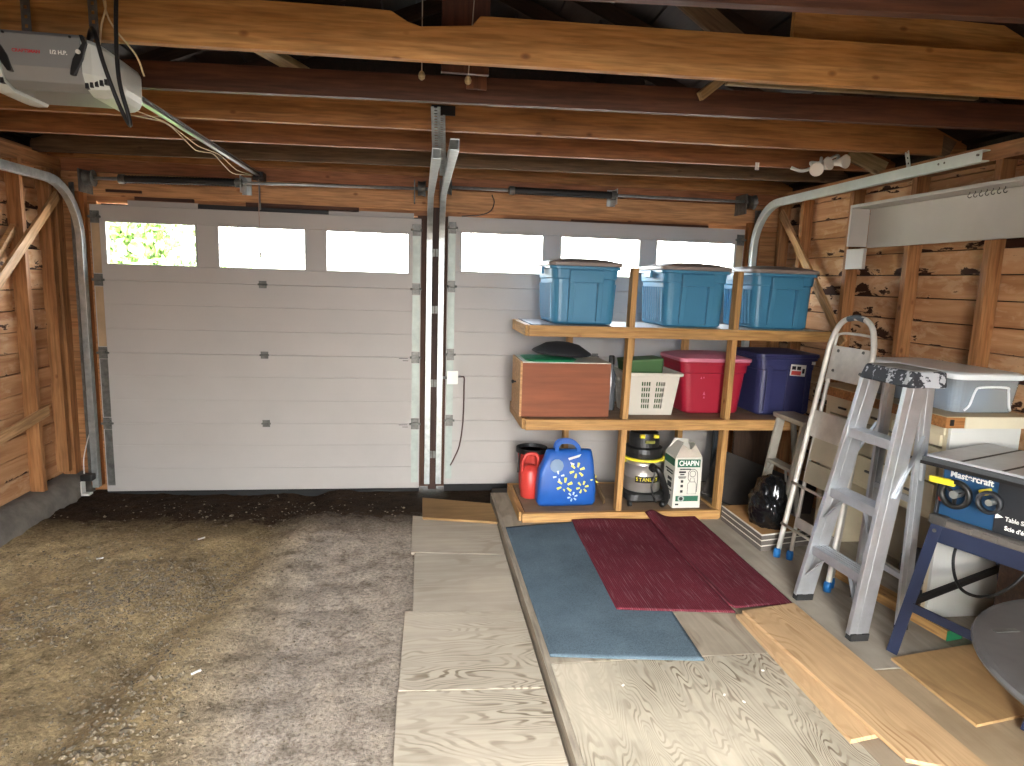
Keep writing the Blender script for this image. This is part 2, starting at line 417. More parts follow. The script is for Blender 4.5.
bm = B(); bar(bm, (3.015, -4.0, .04), (3.015, -.42, .04), .026, .1)
o = obj('trim_1', bm, wood('deck_edge', 'b0a593', '8f8370', axis='Y', knots=.2)); setp(o, 'weathered grey edge board along the raised deck', 'trim', kind='structure')
bm = B(); box(bm, 3.03, 5.5, -4.5, -.25, -.04, .069)
o = obj('floor_7', bm, darkw); setp(o, 'dark joist bed under the raised deck', 'floor', kind='structure')

# walkway of plywood sheets on the dirt
wl = plyw('walk_light', 'b3a896', '7d7060', rings=14, stain=.2, mark=.5, sc=1.3)
wg = plyw('walk_grain', 'b8ad9a', '6c604f', rings=34, stain=.2, mark=1.0, sc=1.5)
wb = plyw('walk_brown', '9b7a50', '6d5232', rings=6, stain=.35)
walk = [([(2.47, -.83), (3.0, -.95), (2.995, -.56), (2.47, -.40)], wb, 'short brown plywood offcut at the door end of the walkway', .051),
        ([(2.40, -1.39), (2.99, -1.46), (3.0, -.9), (2.40, -.74)], wl, 'plain grey plywood sheet behind the brown offcut on the walkway', .03),
        ([(2.42, -2.14), (2.99, -2.20), (2.99, -1.47), (2.42, -1.40)], wl, 'smooth grey plywood sheet third along the walkway from the door', .03),
        ([(2.37, -2.82), (2.99, -2.85), (2.99, -2.21), (2.38, -2.15)], wg, 'grained plywood sheet with round knots in the walkway middle', .034),
        ([(2.37, -4.0), (2.99, -4.0), (2.99, -2.86), (2.365, -2.83)], wg, 'large wavy-grained plywood sheet at the near end of the walkway', .034)]
for pts, mt, lb, z in walk:
    o = sheet('plywood_sheet', pts, z-.018, z, mt, lb, 'plywood', kind=None); o['group'] = 'plywood walkway sheets'

# ------------------------------------------------------------------ walls
def wall_siding(name, x0, x1, y0, y1, zs, parent_label):
    bm = B()
    for k in range(len(zs)-1):
        dx = .006*((k % 3)-1)
        box(bm, x0+dx, x1+dx, y0, y1, zs[k]+.003, zs[k+1]-.003)
    sgn = 1 if x0 > 2 else -1                      # dark building paper behind the boards
    return bm
zs = [.16+.142*k for k in range(18)]
LS, RS = -.20, 5.46                               # stud faces
wl_ = thing('wall_left', 'bare stud wall with plank sheathing on the dirt side', 'wall', (LS-.1, -3, 0), kind='structure')
obj('siding', wall_siding('s', LS-.12, LS-.09, -9.2, .06, zs, ''), siding, wl_, bevel=.003)
bm = B(); box(bm, LS-.20, LS-.13, -9.2, .2, .1, 2.62); obj('sheathing', bm, darkw, wl_)
for y in (.0, -.46, -1.07, -1.68, -2.29, -2.9, -4.1, -5.3): board('stud', (LS-.045, y, .15), (LS-.045, y, 2.45), .09 if y > -.1 else .045, .09, pine_z, wl_, up=(1,0,0), jit=.003)
board('stud', (LS-.05, -.10, .2), (LS-.05, -.10, 2.45), .05, .085, pine_z, wl_, up=(1,0,0))
board('top_plate', (LS-.045, -9, 2.485), (LS-.045, .05, 2.485), .09, .09, pine_z, wl_)
bb = board('wall_brace', (LS+.012, -.93, 1.54), (LS+.012, -.05, 2.26), .02, .07, pine_l, wl_); bb['label'] = 'pale diagonal brace'
bb = board('wall_brace', (LS+.012, -1.3, .61), (LS+.012, -.38, .73), .02, .075, pine_l, wl_); bb['label'] = 'pale sloping low rail'
bm = B(); bar(bm, (LS-.04, -.75, 1.76), (LS-.06, -.47, 2.0), .03, .05); obj('wall_brace', bm, pine_l, wl_)
# footing
bm = B(); n = 60; rings = []
for i in range(n+1):
    y = -6+6.1*i/n; j = lambda k: .02*noise.noise((y*4, k*3.3, 1))+.012*noise.noise((y*13, k*3.3, 1))
    rings.append([(LS-.2, y, -.1), (LS+.10+j(1), y, -.1), (LS+.07+j(2), y, .09+j(3)), (LS+.0+j(4), y, .165+j(5)), (LS-.2, y, .165)])
loft(bm, rings); o = obj('baseboard_left', bm, concrete, smooth=True); setp(o, 'rough crumbling concrete footing under the left stud wall', 'footing', kind='structure')

wr_ = thing('wall_right', 'bare stud wall with peeling plank sheathing behind the cabinet', 'wall', (RS+.1, -3, 0), kind='structure')
obj('siding', wall_siding('s', RS+.09, RS+.12, -9.2, .06, zs, ''), siding, wr_, bevel=.003)
bm = B(); box(bm, RS+.13, RS+.20, -9.2, .2, .1, 2.62); obj('sheathing', bm, darkw, wr_)
for y in (.0, -.33, -.95, -1.55, -2.15, -2.76, -3.37, -4.6): board('stud', (RS+.045, y, .1), (RS+.045, y, 2.47), .045, .09, pine_z, wr_, up=(1,0,0), jit=.003)
board('top_plate', (RS+.045, -9, 2.505), (RS+.045, .05, 2.505), .09, .085, pine_z, wr_)
bb = board('wall_brace', (RS-.012, -.04, 2.39), (RS-.012, -1.05, 1.38), .02, .07, pine_l, wr_); bb['label'] = 'pale diagonal brace'
board('bottom_plate', (RS+.045, -9, .11), (RS+.045, .05, .11), .09, .04, pine_z, wr_)

# front wall: jambs, header, gable
wf_ = thing('wall_front', 'timber header and gable wall above the two garage doors', 'wall', (2.6, .1, 0), kind='structure')
board('header', (-.3, .085, 2.365), (5.6, .085, 2.365), .05, .17, wood('header_main', 'd3a070', 'b98558', dirt=.12), wf_)
board('header', (-.3, .095, 2.50), (5.6, .095, 2.50), .05, .09, wood('header_red', 'b07650', '925c3d'), wf_)
board('header', (-.3, .085, 2.60), (5.6, .085, 2.60), .05, .11, pine_o, wf_)
board('header', (-.3, .09, 2.255), (5.6, .09, 2.255), .04, .05, wood('header_low', 'bd865a', '9c6a45'), wf_)
bm = B(); plate(bm, [(-.5, .12, 2.2), (5.8, .12, 2.2), (5.8, .12, 2.62), (2.63, .12, 3.86), (-.5, .12, 2.62)], (0, .05, 0)); obj('sheathing', bm, roofw, wf_)
for x0, x1 in ((-.5, .03), (2.41, 2.68), (5.13, 5.8)):
    bm = B(); box(bm, x0, x1, .0505, .16, 0, 2.24); obj('jamb', bm, wood('jamb_brown', '5a3a28', '42291b', axis='Z', knots=.3) if x0 > 0 and x1 < 5 else pine_z, wf_)
bm = B(); box(bm, 2.515, 2.585, -.03, .05, 0, 2.3); o = obj('jamb', bm, wood('jamb_dark', '4b332a', '33211a', axis='Z', knots=.2), wf_); o['label'] = 'dark brown centre post'
bm = B(); box(bm, -.12, -.035, .0, .05, 0.05, 2.3); obj('jamb', bm, wood('jamb_left', 'a86a38', '8c5228', axis='Z'), wf_)
bm = B(); box(bm, 5.19, 5.30, .0, .05, 0.05, 2.3); obj('jamb', bm, MC['jamb_left'], wf_)
for x0, x1, z0, z1, mt in ((.25, .75, 2.215, 2.255, white), (.75, 1.72, 2.20, 2.25, blackm), (1.1, 1.95, 2.245, 2.28, brown), (.30, .72, 2.26, 2.285, brown), (.1, .35, 2.31, 2.33, brown), (3.1, 3.66, 2.215, 2.25, brown), (3.66, 4.85, 2.235, 2.265, brown), (1.72, 2.38, 2.215, 2.255, white), (3.6, 4.3, 2.215, 2.235, white)):
    bm = B(); box(bm, x0, x1, .045, .068, z0, z1); obj('weather_strip', bm, mt, wf_)

# back wall with a wide open doorway
wk = thing('wall_back', 'plank back wall with an open walk-in doorway, behind the camera', 'wall', (2.6, -7.1, 0), kind='structure')
bm = B(); box(bm, -.4, 2.3, -7.2, -7.1, 0, 2.6); box(bm, 3.2, 5.7, -7.2, -7.1, 0, 2.6); box(bm, 2.3, 3.2, -7.2, -7.1, 2.1, 2.6)
plate(bm, [(-.5, -7.2, 2.6), (5.8, -7.2, 2.6), (2.63, -7.2, 3.86)], (0, .1, 0)); obj('planks', bm, siding, wk)

# ------------------------------------------------------------------ roof and ceiling beams
rf = thing('ceiling', 'dark underside of the pitched roof above the joists', 'roof', (2.63, -4, 2.6), kind='structure')
for sx in (-1, 1):
    bm = B(); e = (2.63+sx*3.4, 2.42); r = (2.63, 3.88)
    for k in range(14):
        a, b2 = k/14+.002, (k+1)/14-.002
        p = lambda t: (e[0]+(r[0]-e[0])*t, e[1]+(r[1]-e[1])*t)
        pa, pb = p(a), p(b2)
        plate(bm, [(pa[0], -9.3, pa[1]), (pb[0], -9.3, pb[1]), (pb[0], .3, pb[1]), (pa[0], .3, pa[1])], (0, 0, .03))
    bm2 = B(); plate(bm2, [(e[0], -9.3, e[1]+.035), (r[0], -9.3, r[1]+.035), (r[0], .3, r[1]+.035), (e[0], .3, e[1]+.035)], (0, 0, .02)); 
    obj('roof_boards', bm, roofw, rf); obj('roofing', bm2, blackm, rf)
JZ = 2.53
J = [(-3.115, -.10, .16, brown, 'dark brown ceiling beam crossing the top right corner'), (-2.63, -.049, .165, pine, 'bright yellow pine ceiling beam with a notch in its top'),
     (-1.98, -.078, .115, brown, 'dark brown slim ceiling beam behind the notched pine beam'), (-1.444, -.059, .15, pine_o, 'orange pine ceiling beam just behind the dark brown beam'),
     (-.845, -.061, .15, wood('pine_red', 'a06c42', '824f2e'), 'reddish pine ceiling beam second from the doors'), (-.16, -.095, .14, greyw, 'grey brown ceiling beam nearest the doors')]
joist = []
for k, (y0, s, h, mt, lb) in enumerate(J):
    a = (LS-.1, y0+s*(LS-.1)+.02, JZ+h/2+.02); b2 = (RS+.13, y0+s*(RS+.13)+.02, JZ+h/2+.02)
    if k == 1:
        m, L = frame_of(a, b2); bm = B()
        n0 = 2.40-LS; pr = [(0, -h/2), (L, -h/2), (L, h/2), (n0+.36, h/2), (n0+.33, h/2-.035), (n0+.14, h/2-.05), (n0+.09, h/2-.035), (n0+.03, h/2-.002), (n0-.1, h/2+.002), (0, h/2+.01)]
        plate(bm, [(x, -.02, z) for x, z in pr], (0, .04, 0)); o = obj('ceiling_beam', bm, mt, M=m, local=True, bevel=.003)
    else: o = board('ceiling_beam', a, b2, .04, h, mt, jit=.003)
    setp(o, lb, 'beam', 'ceiling beams', 'structure')
    for sx in (-1, 1):                          # the rafter pair beside each joist
        yy = y0+.07
        ya = y0+s*(2.63+sx*2.8)+.07; board('rafter', (2.63+sx*3.0, ya, 2.575), (2.63, ya, 3.80), .04, .1, darkw, rf)
board('tie_board', (3.97, -2.62, 2.83), (5.6, -2.66, 2.81), .03, .16, pine, rf)
board('tie_board', (3.87, -2.24, 2.735), (5.2, -2.24, 2.755), .03, .075, palew, rf)['label'] = 'pale grey board'
board('hanger', (2.62, -2.44, 2.60), (2.62, -2.44, 3.75), .03, .2, wood('brown_hang', '573222', '3d2216', knots=.2), rf, up=(1,0,0))['label'] = 'dark brown hanging board'
board('hanger', (2.68, -2.30, 2.58), (2.68, -2.30, 2.75), .02, .09, wood('brown_mid', '7a4a2c', '5a3420', knots=.2), rf, up=(1,0,0))
board('roof_brace', (3.55, -2.42, 3.0), (3.98, -2.42, 2.72), .03, .09, greyw, rf)
board('roof_brace', (3.72, -2.3, 2.62), (3.98, -2.2, 2.83), .025, .04, palew, rf)
board('roof_brace', (1.62, -2.5, 2.72), (1.85, -1.6, 2.78), .09, .03, palew, rf)
board('roof_brace', (5.25, -1.72, 2.70), (5.5, -1.76, 2.58), .03, .1, greyw, rf)
board('roof_brace', (5.25, -1.18, 2.66), (5.5, -1.20, 2.56), .03, .1, palew, rf)
board('roof_brace', (5.3, -2.3, 2.74), (5.55, -2.32, 2.60), .03, .1, palew, rf)
board('block_and_notch', (1.35, -2.3, 2.69), (1.62, -2.3, 2.69), .1, .035, brown, rf)
bm = B(); box(bm, 2.49, 2.62, -1.612, -1.599, 2.625, 2.675); obj('block_and_notch', bm, blackm, rf)  # black plate on the beam face, painting in a dark notch

# ------------------------------------------------------------------ garage doors
def window_cut_section(x0, x1, z0, z1, wins, wz0, wz1):
    bm = B(); y0, y1 = 0, .045
    box(bm, x0, x1, y0, y1, z0, wz0); box(bm, x0, x1, y0, y1, wz1, z1)
    xs = [x0]+[v for w_ in wins for v in w_]+[x1]
    for k in range(0, len(xs), 2): box(bm, xs[k], xs[k+1], y0, y1, wz0, wz1)
    return bm
def pane_mat():
    m, nt, b = newmat('window_glass')
    tr = nt.nodes.new('ShaderNodeBsdfTransparent'); gl = N(nt, 'ShaderNodeBsdfGlossy', Roughness=.05); tl = nt.nodes.new('ShaderNodeBsdfTranslucent')
    sm = noise_n(nt, coords(nt, (7, 7, 9)), 1, 5, .7)
    df = ramp(nt, sm, [(.5, .0), (.75, .10)])
    m1 = nt.nodes.new('ShaderNodeMixShader'); nt.links.new(df, m1.inputs[0]); nt.links.new(tr.outputs[0], m1.inputs[1]); nt.links.new(tl.outputs[0], m1.inputs[2])
    m2 = nt.nodes.new('ShaderNodeMixShader'); m2.inputs[0].default_value = .06; nt.links.new(m1.outputs[0], m2.inputs[1]); nt.links.new(gl.outputs[0], m2.inputs[2])
    nt.links.new(m2.outputs[0], nt.nodes['Material Output'].inputs[0]); return m
glass = pane_mat()
def garage_door(name, label, x0, x1, zo, wins, stile_mat_l, stile_mat_r):
    d = thing(name, label, 'garage door', ((x0+x1)/2, 0, zo), kind='structure')
    Sz = .553
    for k in range(4):
        za, zb = zo+k*Sz+.0002, zo+(k+1)*Sz-.0002
        if k < 3:
            bm = B(); pr = []
            for t in (0, .34, .68):
                h0 = za+(zb-za)*t
                if t: pr += [(.0, h0-.004), (.002, h0-.001), (.002, h0+.001), (.0, h0+.004)]
                else: pr += [(.003, za), (0, za+.003)]
            pr += [(0, zb-.003), (.003, zb), (.045, zb+.0003), (.045, za-.0003)]
            loft(bm, [[(x, y, z) for y, z in pr] for x in (x0, x1)])
            obj('door_section', bm, white, d)
        else:
            wz0, wz1 = zo+1.775, zo+2.095
            obj('door_section', window_cut_section(x0, x1, za, zb, wins, wz0, wz1), white, d, bevel=.003)
            for a, b2 in wins:
                bm = B(); t = .008
                box(bm, a-.004, a+t, -.008, .03, wz0-.004, wz1+.004); box(bm, b2-t, b2+.004, -.008, .03, wz0-.004, wz1+.004)
                box(bm, a+t, b2-t, -.008, .03, wz0-.004, wz0+t); box(bm, a+t, b2-t, -.008, .03, wz1-t, wz1+.004)
                f = obj('window_frame', bm, white, d, bevel=.002)
                bm = B(); box(bm, a+t-.002, b2-t+.002, .012, .016, wz0+t-.002, wz1-t+.002); obj('window_pane', bm, glass, f)
    for xa, xb, mt in ((x0, x0+.07, stile_mat_l), (x1-.075, x1, stile_mat_r)):
        for k in range(4):
            bm = B(); box(bm, xa+.008, xb-.008, -.003, .0, zo+k*Sz+.05, zo+(k+1)*Sz-.05)
            obj('end_stile', bm, galv_d if (k < 2 and mt is stile_mat_l and x0 == 0) else mt, d)
        for k in range(1, 5):                        # end hinges with roller stems
            z = zo+k*Sz-(.09 if k == 4 else 0); bm = B()
            box(bm, xa+.005, xb-.005, -.010, -.003, z-.045, z+.045); cyl(bm, (xa-.008, -.014, z), (xb+.008, -.014, z), .009, 8)
            for dz in (-.035, .035):
                for dx in (.2, .8): cyl(bm, (xa+(xb-xa)*dx, -.016, z+dz), (xa+(xb-xa)*dx, -.008, z+dz), .006, 6)
            box(bm, xa+.012, xb-.012, -.030, -.008, z-.006, z+.016)
            obj('hinge', bm, galv_d, d)
    for k in range(1, 4):
        z = zo+k*Sz; xm = (x0+x1)/2; bm = B()
        box(bm, xm-.028, xm+.028, -.006, 0, z-.028, z+.028); cyl(bm, (xm-.035, -.01, z), (xm+.035, -.01, z), .007, 8)
        for dx in (-.018, .018): cyl(bm, (xm+dx, -.01, z+.016), (xm+dx, -.004, z+.016), .004, 6)
        obj('hinge', bm, galv_d, d)
    bm = B(); box(bm, x0, x1, .0, .04, -.07, zo); obj('bottom_seal', bm, rubber, d)
    return d
st_b = plain('stile_tan', 'a88e6e', .5, .1, var=.2, vscale=5)
st_g = plain('stile_galvanized', 'a3ada6', .5, .3, var=.15, vscale=9)
d1 = garage_door('door_1', 'white four-section garage door behind the dirt floor, three windows on top', 0, 2.44, 0, [(.10, .745), (.90, 1.55), (1.70, 2.345)], st_b, st_g)
d2 = garage_door('door_2', 'white sectional garage door behind the storage shelf, three windows on top', 2.65, 5.16, .03, [(2.755, 3.43), (3.57, 4.25), (4.385, 5.08)], st_g, st_b)
# small black scuff marks beside the hinges of the left door
for z in (.553, 1.106):
    bm = B(); box(bm, 2.27, 2.34, -.0015, .0, z-.012, z-.008); box(bm, 2.30, 2.345, -.0015, 0, z-.03, z-.026); obj('scuff_mark', bm, blackm, d1)

# tracks
def track(label, x, side, pts, mat=galv, n=6):
    t = thing('door_track', label, 'track', (x, pts[0][1], pts[0][2]), 'garage door tracks')
    bm = B(); a = .028; b2 = .022
    pr = [(-b2, -a), (b2, -a), (b2, -a+.006), (-b2+.004, -a+.006), (-b2+.004, a-.006), (b2, a-.006), (b2, a), (-b2, a)]
    if side > 0: pr = [(-p, q) for p, q in pr][::-1]
    sweep(bm, pts, pr); obj('channel', bm, mat, t, bevel=.001)
    return t
def arc(x, x2, z_top, y0, y1, r=.38, z0=.06, ztilt=0):
    p = [(x, y0, z0), (x, y0, z_top-r)]
    for k in range(1, 11):
        a = PI/2*k/10; p.append((x+(x2-x)*.2*k/10, y0-r*(1-math.cos(a)), z_top-r+r*math.sin(a)))
    p.append((x2, y1, z_top+ztilt)); return p
t1 = track('galvanized curved door track along the left stud wall', -.045, 1, arc(-.045, -.09, 2.34, -.06, -2.9))
def angle_iron(bm, a, b2, s=.035, up=(0, 1, 0), th=.004):
    m, L = frame_of(a, b2, up); box(bm, 0, L, -s, 0, -th, 0, m); box(bm, 0, L, -th, 0, -s, -th, m)
bm = B(); angle_iron(bm, (-.085, -.02, .1), (-.085, -.02, 2.36)); obj('angle_iron', bm, galv_d, t1)
for z in (.35, 1.0, 1.6): bm = B(); box(bm, -.09, -.045, -.055, -.015, z-.02, z+.02); obj('bracket', bm, galv_d, t1)
t2 = track('left one of the twin centre door tracks between the doors', 2.50, -1, arc(2.505, 2.515, 2.37, -.06, -1.9))
t3 = track('right one of the twin centre door tracks between the doors', 2.60, 1, arc(2.60, 2.60, 2.39, -.06, -2.05))
for t, x in ((t2, 2.53), (t3, 2.575)):
    for z in (.3, .9, 1.5, 1.95): bm = B(); box(bm, x-.02, x+.02, -.045, -.032, z-.03, z+.03); obj('bracket', bm, galv_d, t)
def perforated(bm, a, b2, wd, up):
    m, L = frame_of(a, b2, up); n = max(2, int(L/.03)); th = .003
    for k in range(n):                              # strap with square gaps
        x0, x1 = L*k/n, L*(k+1)/n; xm = x0+(x1-x0)*.6
        box(bm, x0, xm, -wd/2, wd/2, -th/2, th/2, m); box(bm, xm, x1, -wd/2, -wd*.18, -th/2, th/2, m); box(bm, xm, x1, wd*.18, wd/2, -th/2, th/2, m)
bm = B(); perforated(bm, (2.525, -1.45, 2.40), (2.505, -2.10, 2.545), .045, (0,0,1)); obj('hanger_strap', bm, galv, t2)
bm = B(); perforated(bm, (2.575, -1.0, 2.40), (2.535, -1.95, 2.545), .04, (0,0,1)); obj('hanger_strap', bm, galv, t3)
t4 = track('galvanized curved door track along the right stud wall', 5.22, -1, arc(5.215, 5.15, 2.42, -.06, -2.40), plain('track_pale', 'cfdad6', .4, .5, var=.1))
bm = B(); perforated(bm, (5.175, -1.86, 2.42), (5.175, -1.82, 2.545), .03, (1,0,0)); obj('hanger_strap', bm, galv, t4)
bm = B(); angle_iron(bm, (5.26, -.02, .12), (5.26, -.02, 2.4)); obj('angle_iron', bm, galv_d, t4)
for x, y, z in ((5.18, -1.93, 2.424), (5.165, -2.12, 2.424), (5.165, -2.16, 2.424), (5.152, -2.38, 2.424)):
    bm = B(); cyl(bm, (x-.032, y, z), (x-.022, y, z), .006, 8); obj('bolt', bm, galv_d, t4)

# torsion springs
def spring_set(label, xa, xb, s0, s1, zA, zB):
    t = thing('torsion_spring', label, 'spring', ((xa+xb)/2, -.1, zA), 'torsion springs over the garage doors')
    zz = lambda x: zA+(zB-zA)*(x-xa)/(xb-xa)
    bm = B(); cyl(bm, (xa, -.1, zA), (xb, -.1, zB), .012, 10); obj('shaft', bm, galv, t, smooth=True)
    bm = B(); n = 70
    pr = []
    L = s1-s0
    rings = [[(s0+L*k/n, -.1+r*math.cos(2*PI*j/14), zz(s0+L*k/n)+r*math.sin(2*PI*j/14)) for j in range(14)] for k in range(n+1) for r in [(.030 if k % 2 else .0265)]]
    loft(bm, rings); obj('spring', bm, blackm, t, smooth=True)
    for x in (s0-.02, s1+.02):
        bm = B(); lathe(bm, [(.014, -.03), (.034, -.02), (.034, .02), (.014, .03)], (x, -.1, zz(x)), 14, 'X'); obj('winding_cone', bm, galv_d, t)
    x = s1+.035; bm = B(); box(bm, x, x+.006, -.13, .06, zz(x)-.07, zz(x)+.05); box(bm, x-.03, x+.04, .05, .06, zz(x)-.07, zz(x)+.06); obj('centre_bracket', bm, galv, t)
    for x in (xa+.04, xb-.06):
        bm = B(); lathe(bm, [(.02, -.03), (.055, -.03), (.05, 0), (.055, .02), (.06, .03), (.02, .03)], (x, -.1, zz(x)), 18, 'X'); obj('cable_drum', bm, galv_d, t)
        bm = B(); box(bm, x-.06, x-.052, -.14, .06, zz(x)-.10, zz(x)+.06); obj('end_bracket', bm, galv_d, t)
    return t
spring_set('black torsion spring on its shaft above the garage door by the opener rail', .02, 2.50, .30, 1.07, 2.385, 2.43)
spring_set('black torsion spring on its shaft above the garage door with the storage shelf', 2.60, 5.20, 3.16, 3.95, 2.45, 2.455)

# junction box with brown cable on the right door's stile
jb = thing('junction_box', 'small grey metal box with a brown cable on the shelf-side garage door', 'box', (2.70, -.03, .90), )
bm = B(); box(bm, 2.665, 2.745, -.045, -.006, .90, 1.0); obj('housing', bm, plain('box_grey', 'b9bfb8', .5, .2), jb, bevel=.004)
bm = B(); box(bm, 2.66, 2.75, -.050, -.045, .895, 1.005); obj('cover', bm, plain('box_cover', 'd5d9d2', .45, .2), jb, bevel=.002)
bm = B(); cyl(bm, (2.745, -.025, .955), (2.775, -.025, .955), .008, 8); bar(bm, (2.60, -.02, .945), (2.665, -.02, .945), .012, .02); obj('connector', bm, galv_d, jb)
bm = B(); tube(bm, [(2.775, -.025, .955), (2.80, -.03, .95), (2.802, -.03, .88), (2.80, -.02, .6), (2.775, -.02, .38), (2.73, -.02, .26), (2.70, -.02, .20)], .006, 6, 6); obj('cable', bm, plain('cable_brown', '4a2f28', .6), jb, smooth=True)
hc = B(); tube(hc, [(3.0, .055, 2.43), (3.02, .055, 2.37), (2.99, .055, 2.30), (2.90, .055, 2.265), (2.76, .055, 2.25)], .005, 6, 6)
hc = obj('header_cable', hc, blackm, M=T(2.9, .05, 2.3), smooth=True); setp(hc, 'thin dark cable curling down the header above the second garage door', 'cable')
# safety sensor and scrap pieces at the left track foot
ps = thing('door_sensor', 'small white sensor bracket at the foot of the left door track', 'sensor', (-.07, -.16, .05))
bm = B(); box(bm, -.10, -.04, -.20, -.14, .03, .045); box(bm, -.10, -.09, -.20, -.14, .03, .14); obj('bracket', bm, whitep, ps, bevel=.002)
bm = B(); box(bm, -.105, -.02, -.19, -.12, .14, .19); obj('sensor_body', bm, blackp, ps, bevel=.008)
bm = B(); tube(bm, [(-.09, -.15, .19), (-.1, -.12, .3), (-.08, -.1, .42), (-.07, -.06, .5)], .004, 6, 5); obj('wire', bm, whitep, ps, smooth=True)

# ------------------------------------------------------------------ storage shelf
shelf_w = wood('shelf_pine', 'bf9660', 'a67a45', knots=.75, dirt=.12)
shelf_top = plain('shelf_white_panel', 'c9c4ba', .5, var=.12, vscale=4)
shelf_ply = plyw('shelf_ply', '8f7761', '5c4939', rings=6, stain=.3)
sh = thing('storage_shelf', 'homemade three-tier pine shelf loaded with storage bins, before the second garage door', 'shelf', (4.2, -.74, DK))
SF, SB = -1.06, -.40
SHZ = (.155, .822, 1.462)
for k, z in enumerate(SHZ):
    xr = 4.60 if k == 0 else (5.36 if k == 2 else 5.33)
    board('front_rail', (3.155, SF, z-.037), (xr, SF, z-.037), .038, .074, shelf_w, sh)
    board('back_rail', (3.14, SB, z-.037), (xr, SB, z-.037), .038, .074, shelf_w, sh)
    board('end_rail', (3.155, SF+.02, z-.037), (3.155, SB-.02, z-.037), .038, .074, shelf_w, sh)
    board('end_rail', (xr-.02, SF+.02, z-.037), (xr-.02, SB-.02, z-.037), .038, .074, shelf_w, sh)
    bm = B(); box(bm, 3.18, xr-.04, SF+.021, SB-.02, z-.014, z-.001)
    o = obj('shelf_board', bm, shelf_top if k == 2 else shelf_ply, sh)
    if k == 2: o['label'] = 'white shelf board'
for xb, xt in ((3.85, 3.875), (4.60, 4.625)):
    board('post', (xb, SF+.04, DK), (xt, SF+.04, 1.86), .04, .075, shelf_w, sh, up=(0,1,0))
for x in (3.60, 4.10, 4.55): board('post', (x, SB+.045, DK), (x, SB+.045, 1.44), .04, .07, shelf_w, sh, up=(0,1,0))
bm = B(); box(bm, 3.18, 3.72, SF-.001, SB, SHZ[2]-.001, SHZ[2]+.004); obj('liner', bm, plain('liner_grey', '3b3f42', .6, var=.2), sh)['label'] = 'dark grey liner sheet'

# ------------------------------------------------------------------ storage bins
teal = plain('teal_plastic', '3f7ea0', .38, var=.05, vscale=3)
taupe = plain('taupe_plastic', '857a74', .5, var=.05, vscale=3)
def tote(label, cx, y0, z0, wb, wt, db, dt, h, mat, lidmat, group, ribs=True, dome=.026):
    cy = y0+dt/2
    t = thing('storage_tote', label, 'bin', (cx, cy, z0), group)
    bm = B()
    rloft(bm, [(z0, cx, cy, wb/2-.012, db/2-.012, .05), (z0+.012, cx, cy, wb/2, db/2, .055), (z0+h*.78, cx, cy, wt/2-.012, dt/2-.012, .06), (z0+h*.79, cx, cy, wt/2-.004, dt/2-.004, .06), (z0+h-.02, cx, cy, wt/2, dt/2, .06), (z0+h-.02, cx, cy, wt/2+.014, dt/2+.014, .06), (z0+h, cx, cy, wt/2+.014, dt/2+.014, .06)], 5)
    bd = obj('body', bm, mat, t, smooth=False, bevel=.003)
    bm = B()
    rloft(bm, [(z0+h+.001, cx, cy, wt/2+.022, dt/2+.022, .06), (z0+h+.026, cx, cy, wt/2+.022, dt/2+.022, .06), (z0+h+.031, cx, cy, wt/2+.005, dt/2+.005, .06), (z0+h+.031+dome*.7, cx, cy, wt*.36, dt*.36, .06), (z0+h+.031+dome, cx, cy, wt*.2, dt*.2, .05)], 5)
    obj('lid', bm, lidmat, t, bevel=.004)
    def fy(z): return cy-(db/2+(dt-db)/2*((z-z0)/h))
    def fx(z): return wb/2+(wt-wb)/2*((z-z0)/h)
    if ribs:
        zt = z0+h*.72
        for s in (-1, 1):                       # border bars of the front panel
            bm = B(); xa = .082
            loft(bm, [[(cx+s*(xa), fy(z)-d, z), (cx+s*(xa+.035), fy(z)-d, z), (cx+s*(xa+.035), fy(z)+.01, z), (cx+s*xa, fy(z)+.01, z)] for z, d in ((z0+.02, .016), (zt, .034))])
            obj('panel_rib', bm, mat, t, bevel=.003)
        bm = B(); loft(bm, [[(cx-.117, fy(z)-d, z), (cx+.117, fy(z)-d, z), (cx+.117, fy(z)+.01, z), (cx-.117, fy(z)+.01, z)] for z, d in ((zt, .036), (z0+h*.93, .026))]); obj('handle', bm, mat, t, bevel=.004)
        for s in (-1, 1):                       # upright ribs along the long sides
            for k in range(9):
                y = cy-db*.36+db*.72*k/8
                bm = B(); loft(bm, [[(cx+s*(fx(z)-.01), y-.011, z), (cx+s*(fx(z)+.008), y-.007, z), (cx+s*(fx(z)+.008), y+.007, z), (cx+s*(fx(z)-.01), y+.011, z)] for z in (z0+.03, z0+h*.70)])
                obj('side_rib', bm, mat, t)
            bm = B(); bar(bm, (cx+s*(wt/2+.025), cy-.07, z0+h-.03), (cx+s*(wt/2+.025), cy+.07, z0+h-.03), .02, .05); obj('latch', bm, mat, t, bevel=.006)
    return t
g = 'teal totes on the top shelf'
t_a = tote('teal tote with taupe lid at the open end of the top shelf', 3.56, -.95, SHZ[2]+.005, .43, .475, .52, .56, .395, teal, taupe, g)
dup(t_a, (.80, 0, -.003), 'teal tote with taupe lid between the two upright shelf posts')
dup(t_a, (1.465, 0, -.003), 'teal tote with taupe lid nearest the right stud wall on the top shelf')
red = plain('red_plastic', '981c31', .4, var=.06, vscale=3)
pink = plain('pink_lid', 'c4788c', .35, var=.05, vscale=3)
tr_ = tote('red plastic tote with a pinkish lid behind the second post on the middle shelf', 4.585, -.88, SHZ[1]+.002, .43, .52, .38, .43, .385, red, pink, None, ribs=False)
bm = B()
